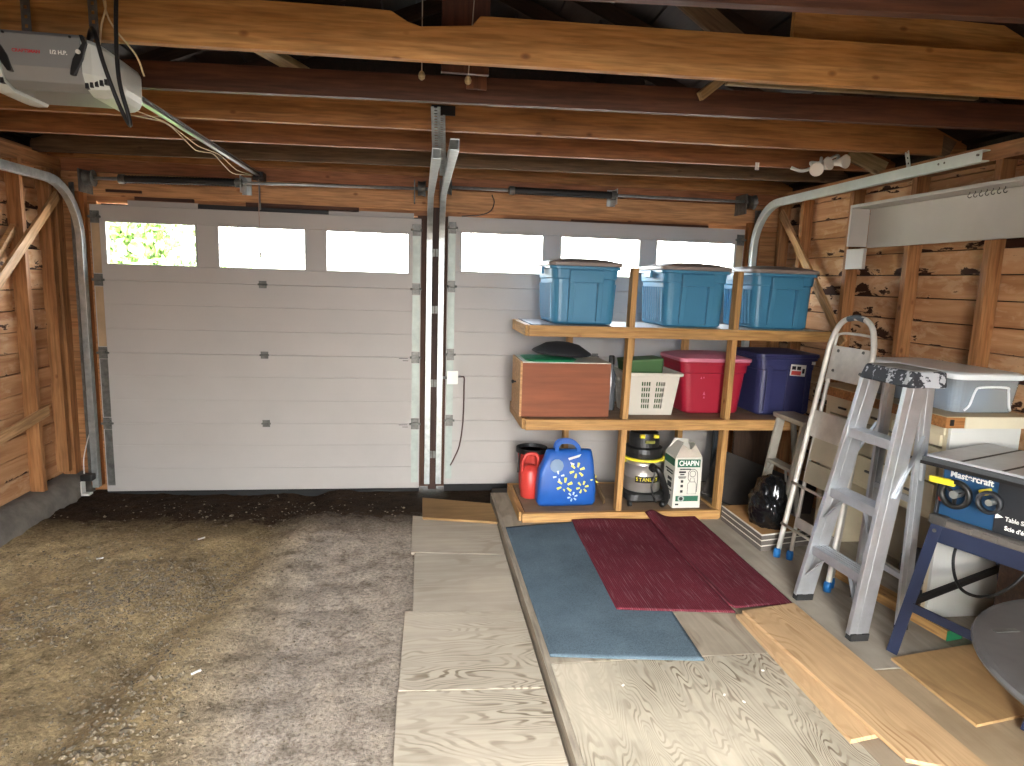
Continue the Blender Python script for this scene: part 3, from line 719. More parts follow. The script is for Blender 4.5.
for dx, dz, s in ((-.09, .14, .018), (-.085, .115, .012), (-.12, .26, .012), (-.1, .265, .01)):
    y = -.883-.0; plate(bm, [(4.59+dx, y+.018-(dz-.14)*.06-.0045, .825+dz), (4.59+dx+s, y+.018-(dz-.14)*.06-.0045, .825+dz), (4.59+dx+s*.5, y+.018-(dz-.14)*.06-.0045, .825+dz+s*1.4)], (0, .004, 0))
obj('price_scuff', bm, pink, tr_)
navy = plain('navy_plastic', '2d3058', .42, var=.06, vscale=3)
tn = tote('navy blue tote with a small sticker at the wall end of the middle shelf', 5.125, -.92, SHZ[1]+.002, .42, .455, .42, .46, .43, navy, navy, None, ribs=False, dome=.01)
for dx in (-.14, .02, .17):
    bm = B(); loft(bm, [[(5.12+dx-.02, y-.006, z), (5.12+dx+.02, y-.006, z), (5.12+dx+.02, y+.012, z), (5.12+dx-.02, y+.012, z)] for z, y in ((.85, -.905), (1.19, -.919))]); obj('panel_rib', bm, navy, tn, bevel=.003)
M_ = facing((5.19, -.934, 1.165), (1, 0, -.06), (0, -.03, 1))
def flat(bm, M, x0, x1, z0, z1, d=0, th=.0015): box(bm, x0, x1, z0, z1, d, d+th, M)
bm = B(); flat(bm, M_, -.06, .06, -.042, .042); st = obj('sticker', bm, whitep, tn)
bm = B(); flat(bm, M_, -.05, .025, -.035, -.005, .0016); obj('sticker_print', bm, plain('sticker_red', 'cc4a40', .5), tn)
bm = B(); flat(bm, M_, -.05, -.02, .004, .03, .0016); obj('sticker_print', bm, blackp, tn)
bm = B(); flat(bm, M_, -.01, .02, .004, .03, .0016); obj('sticker_print', bm, blackp, tn)
bm = B(); flat(bm, M_, .033, .052, -.02, .015, .0016); obj('sticker_print', bm, blackp, tn)
bm = B(); flat(bm, M_, .1, .128, .05, .072); obj('tag', bm, whitep, tn)

# laundry basket with real openings
bk = thing('laundry_basket', 'off-white slotted laundry basket on the middle shelf between the posts', 'basket', (4.115, -.76, SHZ[1]))
basket_m = plain('basket_plastic', 'c2beb2', .5, var=.04, vscale=3)
def grid_wall(xs, zs, hole, P, th):
    bm = B(); V = {}
    def v(i, j):
        if (i, j) not in V: V[i, j] = bm.verts.new(P(xs[i], zs[j]))
        return V[i, j]
    for i in range(len(xs)-1):
        for j in range(len(zs)-1):
            if not hole(i, j): bm.faces.new((v(i, j), v(i+1, j), v(i+1, j+1), v(i, j+1)))
    return bm
def slots(a, b2, groups, n, gap=.35):
    """breakpoints in 0..1 with n openings in every group"""
    xs = [0.]; holes = set()
    for g0, g1 in groups:
        w_ = (g1-g0)/n
        for k in range(n):
            xs.append(g0+w_*k); holes.add(len(xs)-1); xs.append(g0+w_*k+w_*(1-gap))
    xs.append(1.); return [a+(b2-a)*x for x in xs], holes
bx0, bx1, by0, by1, bz0, bz1 = 3.90, 4.285, -.94, -.58, SHZ[1]+.002, SHZ[1]+.30
def bwall(axis, const0, const1):
    xs, hx = slots(0, 1, [(.27, .46), (.56, .75)], 4); zs_, hz = slots(0, 1, [(.16, .86)], 5, .3)
    def P(u, v):
        t = .035*(1-v)
        if axis == 'x': return (bx0+t+(bx1-bx0-2*t)*u, const0+(const1-const0)*v, bz0+(bz1-bz0)*v)
        return (const0+(const1-const0)*v, by0+t+(by1-by0-2*t)*u, bz0+(bz1-bz0)*v)
    return grid_wall(xs, zs_, lambda i, j: i in hx and j in hz, P, .004)
for ax, c0, c1 in (('x', by0+.035, by0), ('x', by1-.035, by1), ('y', bx0+.035, bx0), ('y', bx1-.035, bx1)):
    o = obj('side_wall', bwall(ax, c0, c1), basket_m, bk); sm = o.modifiers.new('solid', 'SOLIDIFY'); sm.thickness = .005; sm.offset = 0
bm = B(); rr = [(bx0-.012, by0-.012), (bx1+.012, by0-.012), (bx1+.012, by1+.012), (bx0-.012, by1+.012), (bx0-.012, by0-.012)]
for k in range(4): bar(bm, (*rr[k], bz1), (*rr[k+1], bz1), .026, .024)
obj('rim', bm, basket_m, bk, bevel=.005)
bm = B(); box(bm, bx0+.035, bx1-.035, by0+.035, by1-.035, bz0, bz0+.006); obj('floor_panel', bm, basket_m, bk)
gb = thing('green_box', 'dark green box with pale rim standing tilted in the laundry basket', 'box', (4.07, -.72, bz0+.01))
gm = plain('green_card', '375c2f', .6, var=.1)
M_ = T(4.075, -.74, bz0+.02) @ Matrix.Rotation(math.radians(-4), 4, 'Y')
bm = B(); rloft(bm, [(0, 0, 0, .12, .09, .01), (.36, 0, 0, .145, .10, .012)], 3); bm.transform(M_); obj('body', bm, gm, gb)
bm = B(); rloft(bm, [(.36, 0, 0, .148, .103, .012), (.372, 0, 0, .148, .103, .012), (.376, 0, 0, .13, .09, .012)], 3); bm.transform(M_); obj('lid', bm, plain('green_lid', '4a6a40', .5), gb)

# wooden drawer box with the hat and green lid on it
wbx = thing('wooden_box', 'red-brown wooden drawer box with black knob, at the open end of the middle shelf', 'box', (3.47, -.78, SHZ[1]))
rb = wood('mahogany_ply', '8e5438', '7a452e', knots=0, dirt=.15, grain=.4, k=.6)
bm = B(); box(bm, 3.135, 3.755, -1.0, -.988, .826, 1.20); obj('front_panel', bm, rb, wbx, bevel=.002)
bm = B(); box(bm, 3.135, 3.755, -.612, -.60, .826, 1.20); obj('back_panel', bm, rb, wbx)
bm = B(); box(bm, 3.120, 3.135, -1.0, -.60, .824, 1.21); obj('drawer_face', bm, pine_l, wbx, bevel=.002)
bm = B(); box(bm, 3.743, 3.755, -.988, -.612, .826, 1.20); obj('end_panel', bm, rb, wbx)
bm = B(); box(bm, 3.136, 3.754, -.999, -.601, 1.2, 1.206); obj('top_panel', bm, shelf_top, wbx)
bm = B(); box(bm, 3.136, 3.743, -.988, -.612, .827, .84); obj('base_panel', bm, rb, wbx)
bm = B(); lathe(bm, [(.006, 0), (.006, -.014), (.013, -.018), (.013, -.028), (.006, -.032)], (3.12, -.80, 1.04), 12, 'X'); obj('knob', bm, blackp, wbx, smooth=True)
ht = thing('cap', 'round black hat lying flat on the wooden box', 'hat', (3.45, -.80, 1.22))
bm = B(); lathe(bm, [(.02, .0), (.19, .0), (.215, .012), (.205, .025), (.17, .045), (.12, .075), (.05, .088), (.005, .09)], (3.44, -.81, 1.226), 28); bm.transform(T(3.44, 0, 1.232) @ Matrix.Rotation(math.radians(3), 4, 'Y') @ T(-3.44, 0, -1.215)); obj('crown', bm, plain('black_cloth', '1c1d22', .8), ht, smooth=True)
gl_ = thing('green_tray', 'flat green plastic tray under the black hat', 'tray', (3.33, -.8, 1.207))
bm = B(); rloft(bm, [(1.2065, 3.34, -.82, .17, .15, .06), (1.22, 3.34, -.82, .185, .165, .07), (1.222, 3.34, -.82, .165, .145, .06)], 5); obj('rim', bm, plain('green_plastic', '1c8a5c', .4), gl_)
bt = thing('black_bottle', 'slim black bottle squeezed between the wooden box and the shelf post', 'bottle', (3.85, -.8, SHZ[1]))
bm = B(); lathe(bm, [(.035, .0), (.038, .01), (.038, .26), (.018, .31), (.018, .34)], (3.84, -.72, SHZ[1]+.002), 16); obj('body', bm, plain('bottle_grey', '55585c', .2, var=.1), bt, smooth=True)
bm = B(); lathe(bm, [(.021, .341), (.021, .40), (.018, .405)], (3.84, -.72, SHZ[1]+.002), 14); obj('cap', bm, blackp, bt)

# ------------------------------------------------------------------ bottom shelf
zb = SHZ[0]+.001
rbk = thing('bucket', 'red plastic bucket with dark rim, behind the red watering can', 'bucket', (3.30, -.535, zb))
redb = plain('bucket_red', 'b93a30', .45, var=.1)
bm = B(); lathe(bm, [(.085, 0), (.09, .01), (.108, .31)], (3.30, -.535, zb), 28, caps=True); obj('body', bm, redb, rbk, smooth=True)
bm = B(); lathe(bm, [(.110, .30), (.12, .30), (.12, .335), (.11, .335), (.10, .31)], (3.30, -.535, zb), 28); obj('rim', bm, blackp, rbk)
bm = B(); tube(bm, [(3.20, -.60, zb+.31), (3.185, -.645, zb+.24), (3.18, -.66, zb+.17)], .007, 6, 4); obj('handle', bm, blackp, rbk)
wc = thing('watering_can', 'bright red watering can with loop handle, beside the blue flowered bag', 'can', (3.265, -.72, zb))
redc = plain('can_red', 'bb3a33', .4, var=.06)
bm = B(); lathe(bm, [(.06, 0), (.072, .01), (.078, .1), (.07, .2), (.045, .24), (.02, .25)], (3.265, -.72, zb), 24); obj('body', bm, redc, wc, smooth=True)
bm = B(); tube(bm, [(3.205, -.73, zb+.14), (3.20, -.73, zb+.25), (3.225, -.73, zb+.32), (3.27, -.73, zb+.335), (3.315, -.73, zb+.31), (3.315, -.73, zb+.2)], .013, 8, 6); obj('handle', bm, redc, wc, smooth=True)
# blue bag
bg_ = thing('shopping_bag', 'bright blue reusable shopping bag printed with yellow and white starbursts', 'bag', (3.49, -.85, zb))
bagm = plain('bag_blue', '17519f', .45, var=.12, vscale=7)
secs = []
for z, x0, x1, y0, y1 in ((0, 3.29, 3.70, -.93, -.82), (.03, 3.275, 3.71, -.945, -.81), (.14, 3.28, 3.71, -.95, -.805), (.25, 3.295, 3.705, -.94, -.81), (.33, 3.325, 3.70, -.925, -.815), (.385, 3.345, 3.69, -.90, -.82), (.40, 3.355, 3.68, -.89, -.83)):
    secs.append((zb+z, x0, x1, y0, y1))
rings = []
for z, x0, x1, y0, y1 in secs:
    r = rrect((x0+x1)/2, (y0+y1)/2, (x1-x0)/2, (y1-y0)/2, .035, 6)
    rings.append([(x+.012*noise.noise((x*9, z*9, 1)), y+.014*noise.noise((x*10, z*8, 4)), z+(.012*noise.noise((x*7, 3, 1)) if z > zb+.3 else 0)) for x, y in r])
bm = B(); loft(bm, rings); obj('body', bm, bagm, bg_, smooth=True)
for y in (-.89, -.835):
    bm = B(); sweep(bm, smoothpath([(3.42, y, zb+.39), (3.425, y-.005, zb+.44), (3.46, y, zb+.462), (3.53, y, zb+.46), (3.575, y, zb+.43), (3.585, y, zb+.39)], 5), [(-.014, -.002), (.014, -.002), (.014, .002), (-.014, .002)], up=(0, 1, 0)); obj('handle', bm, bagm, bg_)
ysp = plain('spark_yellow', 'd8cf5a', .5); wsp = plain('spark_white', 'bfd0e0', .5)
def front_y(x, z):
    zz = z-zb; t = [(0, -.93), (.03, -.945), (.14, -.95), (.25, -.94), (.33, -.925), (.40, -.89)]
    for (a, b2), (c, d) in zip(t, t[1:]):
        if a <= zz <= c: y = b2+(d-b2)*(zz-a)/(c-a)
    return y+.014*noise.noise((x*10, z*8, 4))
for cx, cz, r, mt, n, a0 in ((3.565, .265, .055, ysp, 6, .3), (3.475, .155, .058, ysp, 6, .4), (3.605, .145, .045, ysp, 6, .2), (3.535, .075, .036, wsp, 6, .3), (3.43, .225, .04, wsp, 4, 0.2), (3.695, .2, .03, ysp, 3, 1.2)):
    bm = B()
    for k in range(n):
        a = a0+2*PI*k/n; d = Vector((math.cos(a), math.sin(a))); p = Vector((-d.y, d.x))
        q = []
        for s, t in ((.42, -.10), (1, -.17), (1.04, .0), (1, .17), (.42, .10)):
            x, z = cx+(d.x*s+p.x*t)*r, zb+cz+(d.y*s+p.y*t)*r; q.append((x, front_y(x, z)-.005, z))
        plate(bm, q, (0, .004, 0))
    obj('starburst_print', bm, mt, bg_)
bm = B(); plate(bm, [(x, front_y(x, zb+z)-.004, zb+z) for x, z in ((3.50, .35), (3.60, .375), (3.53, .29))], (0, .003, 0)); obj('paper_print', bm, whitep, bg_)
bm = B(); lathe(bm, [(.005, -.004), (.05, -.003), (.05, .003), (.005, .004)], (3.415, front_y(3.415, zb+.30)-.004, zb+.30), 10, 'Y'); obj('grey_print', bm, plain('bag_grey', '6f86a0', .5), bg_)
ws = board('wood_strip', (3.775, -.94, zb+.03), (3.74, -.5, zb+.23), .012, .05, greyw); setp(ws, 'thin grey wood strip leaning on the bottom shelf behind the blue bag', 'board')

# shop vacuum
vx, vy = 4.085, -.84
vc = thing('shop_vacuum', 'steel drum shop vacuum with black head and yellow rim on the bottom shelf', 'vacuum', (vx, vy, zb))
steel = plain('stainless', 'c4c1bb', .32, .8, var=.02, vscale=3)
yel = plain('yellow_plastic', 'd8c832', .4)
bm = B(); rloft(bm, [(zb+.03, vx, vy, .13, .13, .06), (zb+.05, vx, vy, .155, .155, .07), (zb+.09, vx, vy, .15, .15, .08), (zb+.10, vx, vy, .137, .137, .12)], 5); obj('base', bm, blackp, vc)
for sx in (-1, 1):
    for sy in (-1, 1):
        bm = B(); cyl(bm, (vx+sx*.125-.012, vy+sy*.125, zb+.022), (vx+sx*.125+.012, vy+sy*.125, zb+.022), .022, 12); obj('caster', bm, blackp, vc)
bm = B(); lathe(bm, [(.132, .101), (.134, .11), (.134, .2), (.136, .203), (.134, .206), (.134, .30), (.136, .303), (.134, .306), (.134, .33)], (vx, vy, zb), 40); obj('drum', bm, steel, vc, smooth=True)
bm = B(); lathe(bm, [(.130, .331), (.148, .331), (.150, .338), (.146, .348), (.130, .348)], (vx, vy, zb), 40); obj('rim', bm, yel, vc)
for sx in (-1, 1): bm = B(); box(bm, vx+sx*.147-.012, vx+sx*.147+.012, vy-.025, vy+.025, zb+.305, zb+.345); obj('latch', bm, yel, vc, bevel=.003)
bm = B(); lathe(bm, [(.13, .349), (.138, .352), (.142, .39), (.135, .42), (.112, .43), (.108, .50), (.10, .53), (.05, .54)], (vx, vy, zb), 32); obj('motor_head', bm, blackp, vc, smooth=False)
for dx, w_ in ((-.055, .018), (.05, .018)): bm = B(); box(bm, vx+dx-w_, vx+dx+w_, vy-.125, vy-.10, zb+.505, zb+.53); obj('head_clip', bm, yel, vc, bevel=.003)
bm = B(); box(bm, vx-.03, vx+.04, vy-.118, vy-.105, zb+.465, zb+.485); obj('head_label', bm, plain('label_olive', '7a7a30', .5), vc)
# brand band curved on the drum
bm = B(); rings = []
for k in range(13):
    a = math.radians(-90-42+84*k/12+2); rings.append([(vx+r*math.cos(a), vy+r*math.sin(a), zb+z) for r, z in ((.1345, .175), (.1372, .175), (.1372, .222), (.1345, .222))])
loft(bm, rings); bd = obj('brand_band', bm, blackp, vc)
s_ = 'STANLEY'
for k, ch in enumerate(s_):
    a = math.radians(-90-34+10.5*k); n_ = (math.cos(a), math.sin(a))
    text('lettering', ch, .036, facing((vx+.1376*n_[0], vy+.1376*n_[1], zb+.199), (-n_[1], n_[0], 0), (0, 0, 1)), yel, vc, .0006, 1.0, .0006)
bm = B(); tube(bm, [(vx+.03, vy-.14, zb+.29), (vx+.06, vy-.175, zb+.28), (vx+.10, vy-.165, zb+.2), (vx+.135, vy-.15, zb+.12), (vx+.145, vy-.13, zb+.04), (vx+.10, vy-.175, zb+.026)], .022, 10, 7); obj('hose', bm, blackp, vc, smooth=True)
bm = B(); cyl(bm, (vx+.025, vy-.125, zb+.295), (vx+.032, vy-.155, zb+.29), .03, 14); obj('hose_port', bm, blackp, vc)
bm = B(); tube(bm, [(vx+.05, vy-.15, zb+.26), (vx+.02, vy-.16, zb+.15), (vx+.06, vy-.165, zb+.04)], .006, 6, 5); obj('power_cord', bm, blackp, vc)

# sprayer carton
cb = thing('sprayer_carton', 'white and green printed carton with torn open top, beside the shop vacuum', 'box', (4.37, -.93, zb))
card = plain('carton_white', 'c9c6bb', .7, var=.04); green = plain('carton_green', '1d5c44', .6); dk = plain('carton_ink', '2a2d2b', .7)
cx0, cx1, cy0, cy1, ch_ = 4.265, 4.475, -1.015, -.80, .375
bm = B()
for a, b2 in (((cx0, cy0), (cx1, cy0)), ((cx1, cy0), (cx1, cy1)), ((cx1, cy1), (cx0, cy1)), ((cx0, cy1), (cx0, cy0))):
    pass
rloft(bm, [(zb, (cx0+cx1)/2, (cy0+cy1)/2, (cx1-cx0)/2, (cy1-cy0)/2, .002), (zb+ch_, (cx0+cx1)/2, (cy0+cy1)/2, (cx1-cx0)/2-.004, (cy1-cy0)/2-.004, .002)], 1); obj('body', bm, card, cb)
bm = B(); plate(bm, [(cx0+.004, cy0+.006, zb+ch_), (cx1-.004, cy0+.006, zb+ch_), (cx1-.045, cy0+.05, zb+ch_+.085), (cx1-.075, cy0+.07, zb+ch_+.03), (cx0+.07, cy0+.05, zb+ch_+.085)], (0, .003, 0)); obj('flap', bm, plain('carton_inside', 'b3a99b', .8), cb)
bm = B(); plate(bm, [(cx0+.004, cy0+.006, zb+ch_), (cx0+.075, cy0+.055, zb+ch_+.10), (cx0+.07, cy1-.02, zb+ch_+.09), (cx0+.004, cy1-.006, zb+ch_)], (.003, 0, 0)); obj('flap', bm, card, cb)
bm = B(); plate(bm, [(cx1-.004, cy0+.006, zb+ch_), (cx1-.05, cy0+.06, zb+ch_+.10), (cx1-.05, cy1-.04, zb+ch_+.08), (cx1-.004, cy1-.006, zb+ch_)], (-.003, 0, 0)); obj('flap', bm, card, cb)
bm = B(); plate(bm, [(cx0+.01, cy1-.006, zb+ch_), (cx1-.01, cy1-.006, zb+ch_), (cx1-.05, cy1-.05, zb+ch_+.10), (cx0+.05, cy1-.05, zb+ch_+.11)], (0, -.003, 0)); obj('flap', bm, card, cb)
fy0 = cy0-.0005
def pbox(nm, x0, x1, z0, z1, mt, d=.0015):
    bm = B(); box(bm, cx0+x0, cx0+x1, fy0-d, fy0+.004, zb+z0, zb+z1); return obj(nm, bm, mt, cb)
pbox('brand_panel', .02, .19, .305, .362, green)
text('lettering', 'CHAPIN', .052, facing((cx0+.105, fy0-.0022, zb+.333), (1, 0, 0), (0, 0, 1)), M_text_w, cb, .0005, .8, .0012)
pbox('green_band', .02, .19, .05, .09, green)
bm = B(); lathe(bm, [(.001, -.003), (.024, -.003), (.024, 0), (.001, .001)], (cx0+.06, fy0, zb+.07), 18, 'Y'); obj('badge', bm, plain('carton_grey', '9aa39d', .6), cb)
bm = B(); lathe(bm, [(.001, -.0042), (.014, -.0042), (.014, 0), (.001, .001)], (cx0+.06, fy0, zb+.07), 12, 'Y'); obj('badge', bm, dk, cb)
for z, x0, x1, h in ((.286, .04, .12, .007), (.262, .035, .085, .012), (.246, .045, .075, .008), (.230, .03, .09, .005), (.222, .035, .085, .004), (.02, .02, .045, .012)): pbox('print_line', x0, x1, z, z+h, dk)
for z in (.19, .155, .115): pbox('print_icon', .052, .07, z, z+.018, dk)
bm = B(); yy = fy0-.001                                   # line drawing of a tank sprayer
def ln(pts, r=.0016): tube(bm, [(cx0+x, yy, zb+z) for x, z in pts], r, 4)
ln([(.105, .18), (.105, .105), (.17, .105), (.17, .18), (.158, .195), (.117, .195), (.105, .18)]); ln([(.12, .195), (.125, .225), (.15, .225), (.155, .195)])
ln([(.138+.022*math.cos(a*PI/8), .255+.022*math.sin(a*PI/8)) for a in range(17)], .0018); ln([(.117, .20), (.105, .22), (.105, .265), (.12, .288), (.15, .29), (.172, .27), (.178, .22), (.175, .12)], .0022)
obj('sprayer_drawing', bm, dk, cb)
bm = B(); yb = cx0+.0005
for z, y0, y1, h in ((.31, .02, .19, .05), (.26, .04, .17, .008), (.245, .04, .15, .006), (.23, .03, .17, .006), (.20, .05, .12, .012), (.15, .06, .11, .035), (.12, .04, .15, .006), (.105, .04, .16, .006), (.05, .05, .15, .03)):
    pass
for z, y0, y1, h, mt in ((.31, .015, .195, .05, green), (.26, .04, .17, .008, dk), (.24, .04, .15, .008, dk), (.19, .05, .12, .02, dk), (.14, .05, .12, .035, dk), (.115, .04, .15, .007, dk), (.05, .05, .15, .035, dk)):
    bm = B(); box(bm, cx0-.0015, cx0+.004, cy0+y0, cy0+y1, zb+z, zb+z+h); obj('side_print', bm, mt, cb)
hb = thing('black_hose', 'coil of black hose in the dark behind the carton', 'hose', (4.5, -.62, zb))
bm = B(); tube(bm, [(4.51+.06*math.cos(a*.5)*(1), -.66+.04*math.sin(a*.23), zb+.16+.12*math.sin(a*.5)) for a in range(38)], .016, 8); obj('coil', bm, blackp, hb, smooth=True)

# dark boards leaning behind the shelf's open bay
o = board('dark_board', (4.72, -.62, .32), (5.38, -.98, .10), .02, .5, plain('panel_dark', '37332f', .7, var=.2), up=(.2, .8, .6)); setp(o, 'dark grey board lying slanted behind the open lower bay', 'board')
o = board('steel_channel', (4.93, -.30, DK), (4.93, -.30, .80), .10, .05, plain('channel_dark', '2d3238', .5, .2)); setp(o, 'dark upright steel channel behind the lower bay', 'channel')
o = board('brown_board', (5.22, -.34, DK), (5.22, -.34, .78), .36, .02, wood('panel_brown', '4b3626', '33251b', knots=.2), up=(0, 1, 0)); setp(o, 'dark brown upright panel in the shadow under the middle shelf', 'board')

# ------------------------------------------------------------------ mats and planks on the deck
def carpet(name, pts, z, th, mat, label, cat, group, hump=None, nx=40, ny=60, wav=.002):
    """pts: near-left, near-right, far-right, far-left"""
    a, b2, c, d = [Vector((*p, 0)) for p in pts]; bm = B(); V = []
    for i in range(nx+1):
        r = []
        for j in range(ny+1):
            u, v = i/nx, j/ny; p = (a*(1-u)+b2*u)*(1-v)+(d*(1-u)+c*u)*v
            zz = z+th+wav*(noise.noise((p.x*4, p.y*3, 1))+.6)+(hump(u, v) if hump else 0)
            r.append(bm.verts.new((p.x, p.y, zz)))
        V.append(r)
    for i in range(nx):
        for j in range(ny): bm.faces.new((V[i][j], V[i+1][j], V[i+1][j+1], V[i][j+1]))
    cc = (a+b2+c+d)/4
    o = obj(name, bm, mat, M=T(cc.x, cc.y, z), smooth=True); sm = o.modifiers.new('solid', 'SOLIDIFY'); sm.thickness = th; sm.offset = -1
    setp(o, label, cat, group); return o
def mat_carpet(name, c1, c2, streak):
    m, nt, b = newmat(name); n = noise_n(nt, coords(nt, (160, 160, 160)), 1, 3, .7); big = noise_n(nt, coords(nt, (4, 4, 4)), 1, 4, .6)
    col = ramp(nt, n, [(.3, srgb(c2)), (.7, srgb(c1))]); col = mix(nt, 1., col, ramp(nt, big, [(.3, (.8, .8, .8)), (.7, (1.08, 1.08, 1.08))]), 'MULTIPLY')
    if streak:
        s = noise_n(nt, coords(nt, (140, 5, 10)), 1, 2, .5); col = mix(nt, ramp(nt, s, [(.57, 0.), (.68, .3)]), col, srgb(streak))
        rib = N(nt, 'ShaderNodeTexWave', Scale=1.0); rib.bands_direction = 'X'; rib.inputs['Distortion'].default_value = .5
        nt.links.new(coords(nt, (28, 28, 28), False), rib.inputs['Vector']); col = mix(nt, 1., col, ramp(nt, rib.outputs['Fac'], [(0, (.6, .6, .6)), (.5, (1, 1, 1))]), 'MULTIPLY')
    nt.links.new(col, b.inputs['Base Color']); b.inputs['Roughness'].default_value = .95; b.inputs['Specular IOR Level'].default_value = .1
    bump(nt, b, n, .5, .004); return m
carpet('floor_mat', [(3.035, -2.72), (3.72, -2.81), (3.80, -1.05), (3.03, -1.17)], DK, .007, mat_carpet('mat_blue', '647680', '4d5b64', None), 'slate blue rubber-backed carpet mat lying at the deck edge', 'mat', None)
mr_ = mat_carpet('rug_red', '7a3540', '5c242e', 'a3868a')
carpet('rug', [(3.455, -2.34), (4.06, -2.42), (4.10, -1.10), (3.50, -1.10)], DK+.009, .007, mr_, 'dark red streaked rug lying partly on the blue mat', 'rug', 'dark red rugs',
       hump=lambda u, v: .018*math.exp(-((v-.97)/.06)**2)*math.exp(-((u-.3)/.4)**2))
carpet('rug', [(4.03, -2.40), (4.41, -2.36), (4.41, -1.09), (4.03, -1.10)], DK+.022, .007, mr_, 'dark red rug overlapping the other rug, humped against the shelf base', 'rug', 'dark red rugs',
       hump=lambda u, v: .055*math.exp(-((u-.12)/.2)**2)*max(0, (v-.25)/.75)**1.5+.02*math.exp(-((u-.02)/.05)**2)*(1-v)-.008*(1-v)*u)
oak = plyw('plank_oak', 'c0a078', '7d5a38', axis='X', rings=26, stain=.14, mark=1.0, sc=1.5)
def plank(pts, z0, z1, label, mat, grp=None, name='plank'):
    a, b2, c, d = [Vector((*p, 0)) for p in pts]; ax = (d-a)
    m, L = frame_of((*a.xy, z0), (*d.xy, z0)); mi = m.inverted(); bm = B()
    q = [mi @ Vector((p.x, p.y, z0)) for p in (a, b2, c, d)]; plate(bm, q, (0, 0, z1-z0))
    o = obj(name, bm, mat, M=m, local=True, bevel=.002); setp(o, label, 'plank', grp); return o
plank([(4.16, -3.50), (4.43, -3.62), (4.40, -2.385), (4.085, -2.44)], DK+.019, DK+.036, 'long oak-coloured plywood plank lying on top of another plank', oak, 'plywood planks on the deck')
plank([(4.04, -3.37), (4.30, -3.33), (4.36, -2.44), (4.05, -2.445)], DK, DK+.018, 'oak-coloured plywood plank sticking out from under the longer plank', oak, 'plywood planks on the deck')
plank([(4.60, -3.33), (5.25, -3.23), (5.15, -2.78), (4.59, -2.87)], DK-.001, DK+.012, 'scuffed square of tan plywood on the floor under the table saw', plyw('ply_scuffed', 'c09c6c', '6a4c2e', rings=7, stain=.4, mark=.6), name='plywood_square')
for i, (x, y) in enumerate(((4.10, -2.62), (4.13, -2.75), (4.08, -2.66), (3.95, -2.9), (3.7, -3.05), (3.76, -3.1), (4.1, -3.25), (3.3, -2.95))):
    bm = B(); box(bm, x-.006, x+.006, y-.004, y+.004, DK, DK+.004, T(x, y, 0) @ Matrix.Rotation(i, 4, 'Z') @ T(-x, -y, 0)); o = obj('wood_chip', bm, whitep); setp(o, 'tiny white chip lying on the plywood deck', 'chip', 'white chips on the deck')

# stack of melamine boards
edge_w = plain('melamine_edge', 'd6d0c4', .5); grey_core = plain('board_edge_grey', '5d5751', .8, var=.15); tanp = plyw('board_tan', 'ba9060', '8f6a40', rings=4, stain=.15, mark=.4)
for k in range(3):
    z = DK+.001+k*.037; P = [(4.61, -1.655), (5.03, -1.57), (5.0, -1.09), (4.605, -1.10)]
    cc = (4.83, -1.35); lb = ['bottom grey-edged board of the low stack beside the shelf', 'middle grey-edged board of the low stack beside the shelf', 'tan topmost board of the low stack under the black garbage bag'][k]
    t = thing('melamine_board', lb, 'board', (*cc, z), 'low stack of boards')
    bm = B(); plate(bm, [(x, y, z) for x, y in P], (0, 0, .029)); obj('core', bm, grey_core, t)
    bm = B(); plate(bm, [(x, y, z+.0295) for x, y in P], (0, 0, .006)); o = obj('face', bm, tanp if k == 2 else edge_w, t)
    if k == 2:
        bm = B(); bar(bm, (*P[0], z+.033), (*P[3], z+.033), .006, .008); bar(bm, (*P[0], z+.033), (*P[1], z+.033), .006, .008); obj('edge_strip', bm, edge_w, t)
# garbage bag
gbag = thing('garbage_bag', 'shiny black garbage bag slumped on the board stack behind the ladders', 'bag', (4.80, -1.36, .2))
bm = B(); bmesh.ops.create_icosphere(bm, subdivisions=5, radius=1)
for v in bm.verts:
    p = v.co.copy(); d = 1+.16*noise.noise(p*1.6)+.10*abs(noise.noise(p*4+Vector((3, 1, 2))))+.05*noise.noise(p*9)
    v.co = Vector((p.x*.115*d, p.y*.15*d, max(-.11, p.z*.17*d+(.05 if p.z > .7 else 0))))
    v.co += Vector((4.745, -1.47, .2+.113))
obj('body', bm, plain('black_poly', '0f1012', .22, var=.2), gbag, smooth=True)
bm = B(); tube(bm, [(4.735, -1.47, .47), (4.725, -1.47, .50), (4.705, -1.48, .52)], .02, 7); obj('knot', bm, MC['black_poly'], gbag, smooth=True)

# ------------------------------------------------------------------ ladders
splat = None
def splat_mat():
    m, nt, b = newmat('paint_splattered_black'); n = noise_n(nt, coords(nt, (34, 34, 34)), 1, 4, .6); n2 = noise_n(nt, coords(nt, (9, 9, 9)), 1, 3)
    ad = N(nt, 'ShaderNodeMath', operation='ADD'); nt.links.new(n, ad.inputs[0]); nt.links.new(n2, ad.inputs[1])
    mr = N(nt, 'ShaderNodeMapRange'); mr.inputs['From Min'].default_value = 1.05; mr.inputs['From Max'].default_value = 1.10; nt.links.new(ad.outputs[0], mr.inputs['Value'])
    nt.links.new(mix(nt, mr.outputs[0], srgb('23272e'), srgb('a9adb2')), b.inputs['Base Color']); b.inputs['Roughness'].default_value = .6; return m
splat = splat_mat()
def channel(bm, a, b2, depth, flange, web_n, th=.004):
    """C-channel along a->b2; web faces web_n, depth lies across it"""
    m, L = frame_of(a, b2, web_n)                  # local z = web normal, local y = depth
    box(bm, 0, L, -depth/2, depth/2, -th, 0, m); box(bm, 0, L, -depth/2, -depth/2+th, -flange, -th, m); box(bm, 0, L, depth/2-th, depth/2, -flange, -th, m)
    box(bm, 0, L, -depth*.14, depth*.14, 0, .003, m)
def lerp(a, b2, t): return Vector(a)+(Vector(b2)-Vector(a))*t
